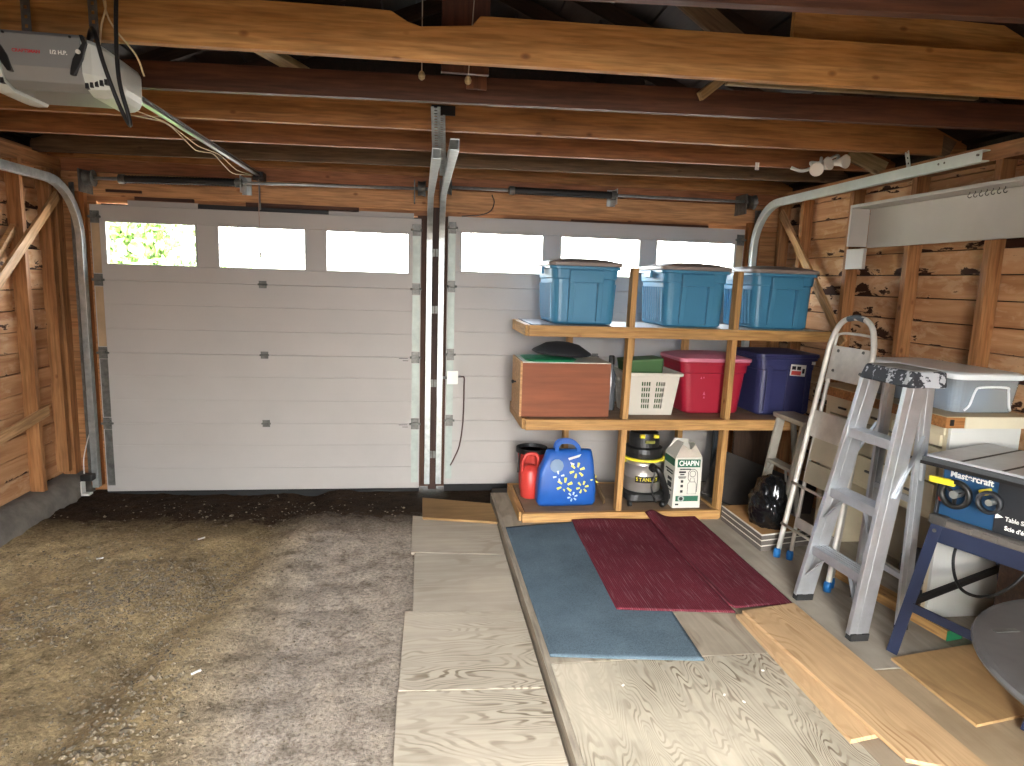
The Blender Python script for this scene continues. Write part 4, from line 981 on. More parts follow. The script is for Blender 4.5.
lad = thing('step_ladder', 'tall aluminium step ladder with paint-splattered black top cap', 'ladder', (4.65, -2.48, DK))
F0l, F1l = (4.515, -2.29, DK), (4.735, -2.345, 1.335)
F0r, F1r = (4.545, -2.70, DK), (4.75, -2.630, 1.335)
R0l, R1l = (4.83, -2.30, DK+.0), (4.825, -2.36, 1.335)
R0r, R1r = (4.84, -2.625, DK+.0), (4.825, -2.615, 1.335)
for a, b2, nrm in ((F0l, F1l, (0, -1, 0)), (F0r, F1r, (0, -1, 0))):
    bm = B(); channel(bm, lerp(a, b2, .015), b2, .10, .028, nrm); obj('front_rail', bm, alu, lad, bevel=.001)
    d = Vector(a); bm = B(); rloft(bm, [(DK, d.x+.003, d.y+.012, .048, .022, .004), (DK+.032, d.x+.008, d.y+.012, .048, .02, .004)], 2); obj('foot', bm, rubber, lad)
for a, b2 in ((R0l, R1l), (R0r, R1r)):
    bm = B(); channel(bm, lerp(a, b2, .015), b2, .06, .02, (0, -1, 0)); obj('rear_rail', bm, alu, lad, bevel=.001)
    d = Vector(a); bm = B(); rloft(bm, [(DK, d.x, d.y+.01, .03, .016, .004), (DK+.03, d.x, d.y+.01, .029, .015, .004)], 2); obj('foot', bm, rubber, lad)
for z in (.40, .725, 1.05):
    t = (z-DK)/(1.335-DK); pl, pr = lerp(F0l, F1l, t), lerp(F0r, F1r, t)
    bm = B(); x = (pl.x+pr.x)/2
    plate(bm, [(pl.x-.042, pl.y, z), (pl.x+.042, pl.y, z), (pr.x+.042, pr.y+.02, z), (pr.x-.042, pr.y+.02, z)], (0, 0, .003))
    plate(bm, [(pl.x-.046, pl.y, z-.042), (pr.x-.046, pr.y+.02, z-.042), (pr.x-.043, pr.y+.02, z+.004), (pl.x-.043, pl.y, z+.004)], (.004, 0, 0))
    plate(bm, [(pl.x+.04, pl.y, z-.03), (pr.x+.04, pr.y+.02, z-.03), (pr.x+.042, pr.y+.02, z+.003), (pl.x+.042, pl.y, z+.003)], (.003, 0, 0))
    for k in range(4):
        dx = -.03+.02*k; plate(bm, [(pl.x+dx-.003, pl.y, z+.003), (pl.x+dx+.003, pl.y, z+.003), (pr.x+dx+.003, pr.y+.02, z+.003), (pr.x+dx-.003, pr.y+.02, z+.003)], (0, 0, .003))
    obj('step', bm, alu, lad)
    if z < 1:
        q = lerp(F0l, F1l, t-.13); bm = B(); bar(bm, (pl.x-.035, pl.y-.10, z-.035), (q.x-.03, q.y-.003, q.z), .004, .018, (1, 0, 0)); obj('step_brace', bm, alu, lad)
        q = lerp(F0r, F1r, t-.13); bm = B(); bar(bm, (pr.x-.035, pr.y+.115, z-.035), (q.x-.03, q.y+.023, q.z), .004, .018, (1, 0, 0)); obj('step_brace', bm, alu, lad)
for z in (.35, .75):
    t = (z-DK)/(1.335-DK); pl, pr = lerp(R0l, R1l, t), lerp(R0r, R1r, t); bm = B(); bar(bm, pl, pr, .02, .03); obj('rear_brace', bm, alu, lad)
for (a, b2, c, d, y) in ((F0r, F1r, R0r, R1r, -.012), (F0l, F1l, R0l, R1l, .03)):
    p, q = lerp(a, b2, .56)+Vector((.01, 0, 0)), lerp(c, d, .74)
    bm = B(); mid = Vector(((p.x+q.x)/2+.03, (p.y+q.y)/2, (p.z+q.z)/2+.03)); off = Vector((0, y, 0))
    bar(bm, p+off, lerp(p, q, .9)+off+Vector((0, 0, .09)), .004, .022, (0, 1, 0)); obj('spreader', bm, alu, lad)
    bm = B(); bar(bm, lerp(p, q, .9)+off+Vector((0, -.004 if y < 0 else .004, .09)), lerp(c, d, .62)+off, .004, .02, (0, 1, 0)); obj('spreader', bm, alu, lad)
bm = B(); rloft(bm, [(1.315, 4.775, -2.49, .095, .175, .012), (1.32, 4.775, -2.49, .10, .18, .015), (1.385, 4.785, -2.49, .092, .168, .018), (1.39, 4.785, -2.49, .088, .164, .018)], 4); o = obj('top_cap', bm, splat, lad, bevel=.003)
bm = B(); rloft(bm, [(1.3905, 4.785, -2.49, .078, .155, .015), (1.394, 4.785, -2.49, .076, .153, .015)], 3); obj('cap_tread', bm, plain('cap_grey', '8b8883', .7, var=.2, vscale=14), lad)

# platform step stool with loop rail, folded and leaning
st = thing('step_stool', 'folded white-grey aluminium step stool with tall rounded loop handrail and blue feet', 'step stool', (4.8, -1.9, DK))
A0l, A0r = Vector((4.675, -1.735, DK)), Vector((4.71, -2.205, DK))
def onp(s, t):     # s across 0..1 left to right, t up along the leaning frame in metres of height
    l = A0l+(Vector((4.955, -1.635, 1.44))-A0l)*((t-DK)/(1.44-DK)); r = A0r+(Vector((4.965, -2.02, 1.44))-A0r)*((t-DK)/(1.44-DK)); return l+(r-l)*s
pts = [onp(0, z) for z in (DK+.03, .4, .7, 1.0, 1.25, 1.40)]
pts += [onp(.03, 1.47), onp(.12, 1.545), onp(.28, 1.585), onp(.5, 1.595), onp(.72, 1.585), onp(.88, 1.545), onp(.97, 1.47)]
pts += [onp(1, z) for z in (1.40, 1.25, 1.0, .7, .4, DK+.03)]
bm = B(); tube(bm, pts, .0165, 10, 5); obj('loop_rail', bm, alu_w, st, smooth=True)
bm = B(); tube(bm, [onp(.3, 1.586), onp(.5, 1.597), onp(.7, 1.586)], .0175, 12, 6); obj('grip', bm, plain('grip_grey', '4f5a63', .7), st, smooth=True)
off = Vector((.035, 0, 0))
for s0, s1 in ((.10, .07), (.90, .93)):            # second folded frame behind
    bm = B(); tube(bm, [onp(s0, DK+.03)+off+Vector((.02, 0, 0)), onp(s1, .7)+off, onp(s1, 1.36)+off*.7], .012, 10, 4); obj('rear_leg', bm, alu_w, st, smooth=True)
    bm = B(); p = onp(s0, DK)+off+Vector((.02, 0, 0)); lathe(bm, [(.02, 0), (.021, .04), (.017, .055)], p, 14); obj('foot', bm, plain('blue_foot', '1f6fb4', .5), st, smooth=True)
for s in (0, 1):
    p = onp(s, DK); bm = B(); lathe(bm, [(.021, 0), (.022, .04), (.018, .055)], p, 14); obj('foot', bm, MC['blue_foot'], st, smooth=True)
bm = B(); tube(bm, [onp(.06, 1.20)+off*.5, onp(.06, 1.44)+off*.5, onp(.12, 1.49)+off*.5, onp(.5, 1.50)+off*.5, onp(.88, 1.49)+off*.5, onp(.94, 1.44)+off*.5, onp(.94, 1.20)+off*.5], .008, 8, 5); obj('inner_rail', bm, alu_w, st, smooth=True)
def panel(name, s0, s1, z0, z1, o_, mat):
    bm = B(); plate(bm, [onp(s0, z0)+o_, onp(s1, z0)+o_, onp(s1, z1)+o_, onp(s0, z1)+o_], (.008, 0, 0)); return obj(name, bm, mat, st, bevel=.002)
pf = panel('platform', .07, .93, 1.22, 1.42, Vector((.004, 0, 0)), alu_w)
for s, z in ((.22, 1.39), (.78, 1.40), (.2, 1.27), (.8, 1.28)):
    p = onp(s, z)+Vector((.003, 0, 0)); bm = B(); cyl(bm, p, p+Vector((.003, 0, 0)), .012, 12); obj('hole_plug', bm, galv_d, st)
panel('step', .04, .96, .86, 1.02, Vector((.0, 0, 0)), alu_w)
panel('step', .10, .90, .72, .86, Vector((.02, 0, 0)), plain('step_tan', 'b9b39c', .5, .2, var=.08))
panel('step', .10, .90, .58, .71, Vector((.02, 0, 0)), MC['step_tan'])
for z in (.56, .30):
    bm = B(); tube(bm, [onp(-.02, z)+Vector((-.016, 0, 0)), onp(1.02, z)+Vector((-.016, 0, 0))], .009, 8); obj('cross_bar', bm, alu_w, st, smooth=True)
panel('step', .12, .92, .30, .36, Vector((.03, 0, .0)), alu_w)

# small two-step stool behind
s3 = thing('small_ladder', 'small dull aluminium two-step ladder between the shelf and the loop stool', 'ladder', (4.95, -1.25, DK))
Lb, Lt, Rb, Rt = (4.90, -1.10, .207), (5.0, -1.10, .86), (4.90, -1.42, .207), (5.0, -1.40, .86)
dull = plain('dull_alu', 'aaa69a', .55, .3, var=.15, vscale=9)
for a, b2 in ((Lb, Lt), (Rb, Rt)):
    bm = B(); channel(bm, a, b2, .06, .02, (0, -1, 0)); obj('front_rail', bm, dull, s3)
    bm = B(); a2, b3 = Vector(a)+Vector((.30, 0, -.115)), Vector(b2)+Vector((.09, 0, 0)); channel(bm, a2, b3, .035, .018, (0, -1, 0)); obj('rear_rail', bm, dull, s3)
bm = B(); rloft(bm, [(.852, 5.03, -1.25, .08, .185, .01), (.88, 5.03, -1.25, .085, .19, .015), (.886, 5.03, -1.25, .08, .185, .015)], 3); obj('top_tread', bm, dull, s3, bevel=.003)
pl, pr = lerp(Lb, Lt, .52), lerp(Rb, Rt, .52)
bm = B(); box(bm, pl.x-.035, pl.x+.04, pr.y, pl.y, pl.z-.02, pl.z+.003); obj('step', bm, dull, s3, bevel=.002)
for a, y in ((pl, -.07), (pr, .07)):
    q = lerp(Lb if y < 0 else Rb, Lt if y < 0 else Rt, .28); bm = B(); bar(bm, (a.x-.03, a.y+y, a.z-.02), (q.x-.028, q.y, q.z), .004, .016, (1, 0, 0)); obj('step_brace', bm, dull, s3)

# ------------------------------------------------------------------ cabinet, worktop, clear bin
cream = plain('cream_paint', 'c9bfa2', .5, var=.07, vscale=5)
cream_s = plain('white_side', 'c9ccc8', .45, var=.04, vscale=3)
cab = thing('cabinet', 'cream old cabinet with drawers above an open base and a white side', 'cabinet', (5.25, -2.05, DK))
CX0, CX1, CY0, CY1 = 5.05, 5.44, -2.53, -1.52
bm = B(); box(bm, CX0, CX1, CY0, CY0+.02, DK+.001, 1.105); obj('side_panel', bm, cream_s, cab, bevel=.002)['label'] = 'plain white side panel'
bm = B(); box(bm, CX0, CX1, CY1-.02, CY1, DK+.001, 1.105); obj('side_panel', bm, cream, cab)
bm = B(); box(bm, CX1-.012, CX1, CY0+.02, CY1-.02, DK+.001, 1.105); obj('back_panel', bm, plain('cab_inside', 'a39d8f', .6, var=.06), cab)
bm = B(); box(bm, CX0, CX1-.012, CY0+.02, CY1-.02, 1.085, 1.105); obj('top_panel', bm, cream, cab)
bm = B(); box(bm, CX0+.03, CX1-.012, CY0+.02, CY1-.02, .62, .635); obj('bottom_panel', bm, cream, cab)
for y in (CY0+.02, CY0+.36, CY0+.66, CY1-.045):
    bm = B(); box(bm, CX0, CX0+.02, y, y+.025, DK+.001 if y in (CY0+.02, CY1-.045) else .635, 1.085); obj('stile', bm, cream, cab, bevel=.001)
for k, (ya, yb_) in enumerate(((CY0+.05, CY0+.355), (CY0+.39, CY0+.655), (CY0+.69, CY1-.05))):
    for z0, z1 in ((.99, 1.075), (.80, .98), (.635, .79)):
        bm = B(); box(bm, CX0-.012, CX0+.012, ya, yb_, z0, z1); dr = obj('drawer', bm, cream, cab, bevel=.004)
        bm = B(); ym = (ya+yb_)/2; box(bm, CX0-.024, CX0-.012, ym-.035, ym+.035, (z0+z1)/2-.006, (z0+z1)/2+.006); obj('pull', bm, galv_d if z0 < .99 else blackm, dr, bevel=.002)
bm = B(); bar(bm, (CX0+.012, CY0+.045, .62), (CX0+.012, CY1-.045, .62), .02, .04); obj('lower_rail', bm, cream, cab)
bm = B(); bar(bm, (CX0-.016, CY0+.02, 1.08), (CX0-.016, CY1, 1.08), .016, .05); obj('top_moulding', bm, cream, cab, bevel=.003)
wt_ = thing('worktop', 'cream-edged wooden worktop board lying over the cabinet, raw orange corner', 'worktop', (5.22, -2.05, 1.106))
bm = B(); box(bm, 4.97, 5.455, -2.58, -1.50, 1.107, 1.16); obj('board', bm, pine_o, wt_, bevel=.002)
bm = B(); box(bm, 4.97, 5.455, -2.58, -1.50, 1.1605, 1.164); obj('top_skin', bm, plain('skin_tan', 'b7a27e', .6, var=.1), wt_)
bm = B(); box(bm, 5.07, 5.455, -2.586, -2.5805, 1.107, 1.163); o = obj('edge_strip', bm, plain('edge_cream', 'd3cdb4', .5, var=.05), wt_); o['label'] = 'cream painted edge'
bm = B(); box(bm, 4.99, 5.01, -2.584, -2.5805, 1.12, 1.15); obj('notch', bm, blackm, wt_)
def clear_mat():
    m, nt, b = newmat('clear_plastic'); tr = nt.nodes.new('ShaderNodeBsdfTransparent'); tr.inputs[0].default_value = (.86, .9, .93, 1)
    mx = nt.nodes.new('ShaderNodeMixShader'); mx.inputs[0].default_value = .42
    b.inputs['Base Color'].default_value = (*srgb('b9c3c8'), 1); b.inputs['Roughness'].default_value = .25
    nt.links.new(tr.outputs[0], mx.inputs[1]); nt.links.new(b.outputs[0], mx.inputs[2]); nt.links.new(mx.outputs[0], nt.nodes['Material Output'].inputs[0]); return m
cbn = thing('clear_bin', 'low clear plastic storage bin with white lid on the worktop', 'bin', (5.25, -2.2, 1.165))
bm = B(); rloft(bm, [(1.166, 5.25, -2.17, .165, .32, .04), (1.17, 5.25, -2.17, .172, .327, .045), (1.335, 5.25, -2.17, .187, .345, .05)], 5, caps=True); obj('body', bm, clear_mat(), cbn, smooth=False)
bm = B(); rloft(bm, [(1.336, 5.25, -2.17, .197, .357, .05), (1.362, 5.25, -2.17, .197, .357, .05), (1.37, 5.25, -2.17, .18, .34, .05)], 5); obj('lid', bm, plain('lid_clear_white', 'e2e8ea', .3, var=.03), cbn, bevel=.004)
bm = B(); tube(bm, [(5.13, -2.500, 1.18), (5.15, -2.508, 1.21), (5.165, -2.515, 1.28), (5.19, -2.52, 1.30), (5.33, -2.52, 1.30), (5.35, -2.515, 1.28), (5.37, -2.508, 1.21), (5.39, -2.5, 1.18)], .006, 8, 4); obj('end_moulding', bm, MC['lid_clear_white'], cbn, smooth=True)
bm = B(); rloft(bm, [(1.172, 5.25, -2.2, .12, .2, .02), (1.28, 5.25, -2.2, .125, .21, .02)], 3); o = obj('contents', bm, plain('contents_blue', '7f96b4', .6, var=.15), cbn)

# things in the open base of the cabinet
sk_ = thing('dark_sack', 'dark sack lying in the open cabinet base', 'sack', (5.25, -2.3, DK))
bm = B(); bmesh.ops.create_icosphere(bm, subdivisions=4, radius=1)
for v in bm.verts:
    d = 1+.18*noise.noise(v.co*2.2); v.co = Vector((5.27+v.co.x*.12*d, -2.28+v.co.y*.19*d, DK+.12+max(-.115, v.co.z*.13*d)))
obj('body', bm, plain('sack_dark', '34383b', .7), sk_, smooth=True)
rp = thing('white_hose', 'dirty white hose curving across the dark sack in the cabinet base', 'hose', (5.15, -2.3, .15))
bm = B(); tube(bm, [(5.10, -2.02, .24), (5.10, -2.12, .21), (5.11, -2.25, .2), (5.10, -2.38, .2), (5.14, -2.46, .21), (5.2, -2.47, .22)], .017, 8, 6); obj('tube', bm, plain('hose_white', 'b8b3a2', .7, var=.2, vscale=30), rp, smooth=True)
tb = thing('timber_block', 'short pine board with dark green painted end, in front of the cabinet base', 'board', (5.02, -2.5, DK))
board('board_body', (5.03, -2.735, DK+.026), (4.91, -2.0, DK+.026), .10, .05, shelf_w, tb)
board('painted_end', (5.0305, -2.738, DK+.026), (5.0301, -2.7355, DK+.026), .101, .051, plain('paint_green', '1f6a45', .5), tb, bevel=0)
o = board('brown_board', (4.99, -2.66, DK+.054), (5.01, -2.05, DK+.054), .004, .10, plain('cardboard', '8a6a48', .8, var=.15)); 
bpy.data.objects.remove(o)

# ------------------------------------------------------------------ table saw on its stand
U = Vector((.36, -.93, 0)).normalized(); NB = Vector((.93, .36, 0)).normalized()   # along the front, towards the back
P0 = Vector((4.735, -2.755, 0))
def sp(u, n, z): return P0+U*u+NB*n+Vector((0, 0, z))
def sbox(bm, u0, u1, n0, n1, z0, z1):
    m = Matrix((U, NB, Vector((0, 0, 1)))).transposed().to_4x4(); m.translation = P0
    box(bm, u0, u1, n0, n1, z0, z1, m); return bm
saw = thing('table_saw', 'blue bench table saw with grey table and crank wheels', 'saw', tuple(sp(.3, .3, .73)))
sawblue = plain('saw_blue', '1c4468', .4, var=.06); sawdark = plain('saw_dark', '202328', .5); tab = plain('saw_table', 'c7ccd0', .35, .45, var=.1, vscale=10)
bm = B(); sbox(bm, 0, .62, .0, .52, 1.005, 1.03); obj('table', bm, tab, saw, bevel=.003)
for u in (.14, .30, .47): bm = B(); sbox(bm, u, u+.014, .002, .518, 1.0302, 1.0312); obj('table_slot', bm, blackm, saw)
bm = B(); sbox(bm, -.01, .63, -.018, .0, .99, 1.02); obj('front_rail', bm, plain('saw_rail', '5b5f63', .4, .5), saw, bevel=.003)
bm = B(); sbox(bm, -.012, .632, -.024, -.0185, .985, 1.0); obj('scale_strip', bm, blackm, saw)
bm = B(); sbox(bm, .03, .60, .10, .44, .735, 1.004); obj('body', bm, sawblue, saw, bevel=.006)
bm = B(); sbox(bm, .26, .60, .092, .099, .735, 1.0); obj('dark_face_panel', bm, sawdark, saw, bevel=.002)
bm = B(); sbox(bm, .018, .032, .085, .45, .74, .90); obj('side_rib', bm, sawdark, saw, bevel=.004)
nf = -NB
def sf(u, z, d=.0015): return sp(u, .10-d, z)
text('lettering', 'Mastercraft', 0.04, facing(sf(.15, .942), U, (0, 0, 1)), M_text_w, saw, .0006, .95, .0012)
text('lettering', 'Table Saw', .026, facing(sf(.35, .808, .0095), U, (0, 0, 1)), M_text_w, saw, .0005, .9, .0006)
text('lettering', "Scie d'établi", .026, facing(sf(.36, .768, .0095), U, (0, 0, 1)), M_text_w, saw, .0005, .9, .0006)
# bevel crank wheel with yellow handle
def wheel(u, z, r, d):
    c = sp(u, .10-d, z); q = facing(c, U, (0, 0, 1))
    bm = B(); rings = [[q @ Vector((rr*math.cos(a*2*PI/28), rr*math.sin(a*2*PI/28), h)) for a in range(28)] for rr, h in ((r*.72, 0), (r, 0), (r*1.02, .012), (r, .024), (r*.72, .024), (r*.70, .012))]
    rings.append(rings[0]); loft(bm, rings, caps=False)
    return q, bm
q, bm = wheel(.115, .865, .066, .035); wh = obj('crank_wheel', bm, blackp, saw, smooth=True)
for k in range(3):
    a = k*2*PI/3+.5; bm = B(); bar(bm, q @ Vector((.006*math.cos(a), .006*math.sin(a), .012)), q @ Vector((.05*math.cos(a), .05*math.sin(a), .012)), .016, .008); obj('spoke', bm, blackp, wh)
bm = B(); cyl(bm, q @ Vector((0, 0, -.03)), q @ Vector((0, 0, .03)), .018, 16); obj('hub', bm, galv, wh)
q2 = facing(sp(.05, .05, .905), U, (0, 0, 1)); bm = B(); bar(bm, q2 @ Vector((-.05, .004, 0)), q2 @ Vector((.06, .008, 0)), .022, .03); obj('lock_lever', bm, yel, saw, bevel=.006)
bm = B(); bar(bm, sp(.20, .075, .895), sp(.245, .075, .915), .02, .028); obj('lock_lever', bm, yel, saw, bevel=.005)
bm = B(); cyl(bm, sp(.045, .097, .82), sp(.045, .08, .82), .013, 12); obj('key_knob', bm, plain('red_key', 'c4402e', .5), saw)
bm = B(); bar(bm, sp(.045, .09, .83), sp(.04, .09, .86), .012, .02); obj('safety_key', bm, yel, saw)
q, bm = wheel(.26, .875, .05, .055); wh = obj('crank_wheel', bm, sawdark, saw, smooth=True)
bm = B(); cyl(bm, q @ Vector((0, 0, -.05)), q @ Vector((0, 0, .02)), .014, 14); obj('hub', bm, galv, wh)
bm = B(); plate(bm, [sf(.265, .80, .0095), sf(.295, .812, .0095), sf(.265, .824, .0095)], nf*.001); obj('pointer', bm, M_text_w, saw)

stn = thing('saw_stand', 'dark blue folding steel stand carrying the table saw', 'stand', tuple(sp(.3, .28, DK)))
stb = plain('stand_blue', '262f48', .45, .2, var=.08)
bm = B()
bm = B(); sbox(bm, .01, .58, .06, .585, .695, .734); obj('moulded_top', bm, plain('moulded_grey', '55504b', .7, var=.1), stn, bevel=.01)
for u in (.015, .545): bm = B(); sbox(bm, u, u+.075, .05, .096, .70, .745); obj('end_bracket', bm, plain('moulded_dark', '3a3835', .7), stn, bevel=.008)
for u in (.14, .24, .34, .44): bm = B(); sbox(bm, u, u+.06, .052, .062, .703, .728); obj('moulded_pad', bm, MC['moulded_grey'], stn, bevel=.004)
bm = B(); sbox(bm, .02, .61, .07, .075, .615, .70); sbox(bm, .02, .61, .075, .10, .69, .695); obj('front_apron', bm, stb, stn, bevel=.003)
bm = B(); sbox(bm, .02, .56, .575, .58, .615, .70); obj('rear_apron', bm, stb, stn)
bm = B(); sbox(bm,   .02, .025, .08, .575, .615, .70); obj('side_apron', bm, stb, stn)
legs = [(sp(.05, .066, .70), Vector((4.635, -2.815, DK))), (sp(.60, .066, .70), Vector((4.76, -3.395, DK+.013))), (sp(.06, .58, .70), Vector((5.43, -2.62, DK))), (sp(.6, .462, .70), Vector((5.40, -3.15, DK)))]
for a, b2 in legs:
    bm = B(); m, L = frame_of(a, b2, -NB); box(bm, 0, L, -.026, .026, -.003, 0, m); box(bm, 0, L, -.026, -.022, -.04, -.003, m); obj('leg', bm, stb, stn, bevel=.001)
    bm = B(); d = (b2-a).normalized(); c = a+d*.03-NB*.002; cyl(bm, c, c-NB*.006, .009, 8); obj('bolt', bm, galv_d, stn)
a, b2 = lerp(*legs[0], .63), lerp(*legs[1], .63); bm = B(); bar(bm, a+U*.02, b2-U*.02, .006, .042); obj('front_stretcher', bm, stb, stn)
a, b2 = lerp(*legs[0], .61), lerp(*legs[2], .50); bm = B(); bar(bm, a+NB*.01, b2, .02, .03); obj('side_stretcher', bm, blackm, stn)
bm = B(); tube(bm, [sp(.10, .30, .72), sp(.10, .16, .60), sp(.13, .10, .50), sp(.20, .06, .44), sp(.30, .06, .46), sp(.38, .1, .56), sp(.40, .2, .70)], .007, 8, 7); o = obj('power_cord', bm, blackp, saw, smooth=True); o['label'] = 'black drooping power cord'

# dark crate and round table at the edge of the picture
ct = thing('wooden_crate', 'dark brown open wooden crate under the table saw', 'crate', (5.26, -2.95, DK))
cw = wood('crate_brown', '5c402c', '41291b', knots=.3)
M_ = T(5.24, -2.93, 0) @ Matrix.Rotation(math.radians(-18), 4, 'Z')
for nm, q in (('side_panel', (-.09, -.075, -.16, .16)), ('side_panel', (.075, .09, -.16, .16)), ('end_panel', (-.075, .075, -.16, -.145)), ('end_panel', (-.075, .075, .145, .16))):
    bm = B(); box(bm, q[0], q[1], q[2], q[3], DK+.013, .56, M_); obj(nm, bm, cw, ct, bevel=.002)
bm = B(); box(bm, -.075, .075, -.145, .145, DK+.013, DK+.028, M_); obj('base', bm, cw, ct)
rt = thing('round_table', 'round dark weathered table at the corner of the deck near the table saw', 'table', (4.57, -4.07, DK-.02))
rtc = (4.56, -4.07)
tw = plain('table_dark', '4b4947', .4, var=.25, vscale=7)
bm = B(); lathe(bm, [(.50, .695), (.555, .70), (.56, .712), (.555, .722), (.54, .725)], (*rtc, 0), 72); obj('table_top', bm, tw, rt)
bm = B(); lathe(bm, [(.44, .64), (.47, .64), (.47, .695), (.44, .695)], (*rtc, 0), 48); obj('apron', bm, wood('table_under', '5a3b28', '442b1c'), rt)
bm = B(); lathe(bm, [(.06, .13), (.08, .2), (.05, .3), (.045, .5), (.08, .6), (.09, .66)], (*rtc, 0), 24); obj('pedestal', bm, MC['table_under'], rt, smooth=True)
for k in range(4):
    a = k*PI/2+.4; d = Vector((math.cos(a), math.sin(a), 0)); c = Vector((*rtc, 0))
    bm = B(); bar(bm, c+d*.05+Vector((0, 0, .19)), c+d*.32+Vector((0, 0, DK+.035)), .05, .06); obj('leg', bm, MC['table_under'], rt, bevel=.006)
bm = B(); box(bm, rtc[0]-.35, rtc[0]-.27, rtc[1]+.35, rtc[1]+.37, .7252, .7275); obj('hinge_plate', bm, galv_d, rt)

# ------------------------------------------------------------------ wall shelf with hooks
wsh = thing('wall_shelf', 'long white painted box shelf fixed across the studs of the right wall', 'shelf', (5.4, -2.2, 2.05))
wp = plain('shelf_paint', 'b5b1aa', .5, var=.06, vscale=3)
bm = B(); box(bm, 5.435, 5.458, -3.4, -1.20, 2.045, 2.30); obj('back_board', bm, wp, wsh, bevel=.002)
bm = B(); box(bm, 5.30, 5.458, -3.4, -1.18, 2.302, 2.322); obj('top_board', bm, wp, wsh, bevel=.002)
bm = B(); box(bm, 5.30, 5.434, -1.20, -1.18, 2.05, 2.301); obj('end_board', bm, wp, wsh, bevel=.002)
bm = B(); box(bm, 5.435, 5.459, -1.175, -.99, 1.905, 2.044); obj('lower_cleat', bm, wp, wsh, bevel=.002)
for k in range(7):
    y = -2.075-.037*k; bm = B()
    tube(bm, [(5.38, y, 2.301), (5.38, y, 2.291), (5.374, y, 2.286), (5.369, y-.002, 2.278), (5.374, y-.002, 2.270), (5.384, y-.002, 2.270), (5.391, y-.002, 2.278)], .0020, 6, 4)
    o = obj('cup_hook', bm, blackm, M=T(5.38, y, 2.28)); setp(o, 'small dark cup hook in the row under the white wall shelf', 'hook', 'cup hooks under the wall shelf')

# ------------------------------------------------------------------ garage door opener
op = thing('garage_door_opener', 'grey ceiling garage door opener with white light covers and rail', 'opener', (1.21, -2.8, 2.33))
opg = plain('opener_grey', '7d7f7f', .4, .1, var=.03); lens = plain('opener_lens', 'bcc2bd', .35, var=.04); opd = plain('opener_under', '7d7a76', .45, .2)
yF = -2.90
bm = B()
def osec(x, yf, yb_, z0, z1, lift=.03):
    return [(x, yf, z0+lift+.03), (x, yf, z1-.012), (x, yf+.012, z1), (x, yb_-.01, z1), (x, yb_, z1-.01), (x, yb_, z0+.01), (x, yb_-.01, z0), (x, yf+.07, z0), (x, yf+.02, z0+lift*.6)]
loft(bm, [osec(x, yF, -2.62, 2.33, 2.50) for x in (1.085, 1.33)]); obj('housing', bm, opg, op, bevel=.003)
for s, xa in ((1, 1.331), (-1, 1.084)):
    bm = B(); secs = []
    for t, sc in ((0, 1), (.03, .98), (.055, .90), (.075, .78), (.09, .58), (.098, .36), (.101, .15)):
        c = 2.405-.05*t*3; base = osec(0, yF, -2.62, 2.33, 2.50)
        secs.append([(xa+s*t, -2.76+(y+2.76)*(.35+.65*sc), c+(z-2.415)*sc) for _, y, z in base])
    loft(bm, secs); lz = obj('light_cover', bm, lens, op, smooth=False, bevel=.002)
    for k in range(5):
        bm = B(); x = xa+s*(.006+.015*k); box(bm, x-.005, x+.005, yF+.012, yF+.05, 2.3345+.004*k, 2.352+.004*k, Matrix.Identity(4)); obj('vent_slot', bm, blackm, lz)
    # curved black trim strip
    bm = B(); pr = []
    sw = [(1.335 if s > 0 else 1.08, 2.496), ((1.345 if s > 0 else 1.07), 2.47), (1.333 if s > 0 else 1.082, 2.445), (1.322 if s > 0 else 1.093, 2.42), (1.31 if s > 0 else 1.105, 2.39), (1.302 if s > 0 else 1.113, 2.37)]
    wd = [.006, .008, .012, .016, .012, .007]
    rings = [[(x-w_, yF-.006, z), (x+w_, yF-.006, z), (x+w_, yF+.02, z), (x-w_, yF+.02, z)] for (x, z), w_ in zip(sw, wd)]
    loft(bm, rings); tr = obj('black_trim', bm, blackp, op, bevel=.002)
bm = B(); lathe(bm, [(.001, -.010), (.007, -.010), (.007, 0), (.001, .001)], (1.326, yF-.002, 2.442), 12, 'Y'); obj('indicator_light', bm, whitep, op)
text('lettering', 'CRAFTSMAN', .014, facing((1.165, yF-.001, 2.435), (1, 0, 0), (0, 0, 1)), plain('letter_red', 'b02a30', .5), op, .0005, 1.05, .0004)
text('lettering', '1/2 H.P.', .017, facing((1.262, yF-.001, 2.437), (1, 0, 0), (0, 0, 1)), M_text_w, op, .0005, 1.0, .0005)
for x in (1.10, 1.30): bm = B(); cyl(bm, (x, yF-.003, 2.488), (x, yF+.002, 2.488), .004, 8); obj('screw', bm, blackm, op)
for x in (1.10, 1.315):
    bm = B(); perforated(bm, (x, -2.76, 2.50), (x-.01, -2.74, 2.72), .03, (0, 1, 0)); obj('hanger_strap', bm, galv_d, op)
bm = B(); box(bm, 1.09, 1.25, -2.8, -2.74, 2.502, 2.51); obj('mount_plate', bm, galv, op)
bm = B(); box(bm, 1.208, 1.236, -2.63, .03, 2.465, 2.471); box(bm, 1.219, 1.225, -2.63, .03, 2.471, 2.497); obj('rail', bm, plain('rail_steel', '9a9c9c', .35, .8), op)
bm = B(); tube(bm, [(1.233, -2.63, 2.485), (1.233, -.05, 2.478)], .004, 6); obj('drive_chain', bm, blackm, op)
bm = B(); box(bm, 1.19, 1.255, -.06, .055, 2.44, 2.50); cyl(bm, (1.18, -.05, 2.455), (1.26, -.05, 2.455), .018, 12); obj('pulley_bracket', bm, blackm, op, bevel=.004)
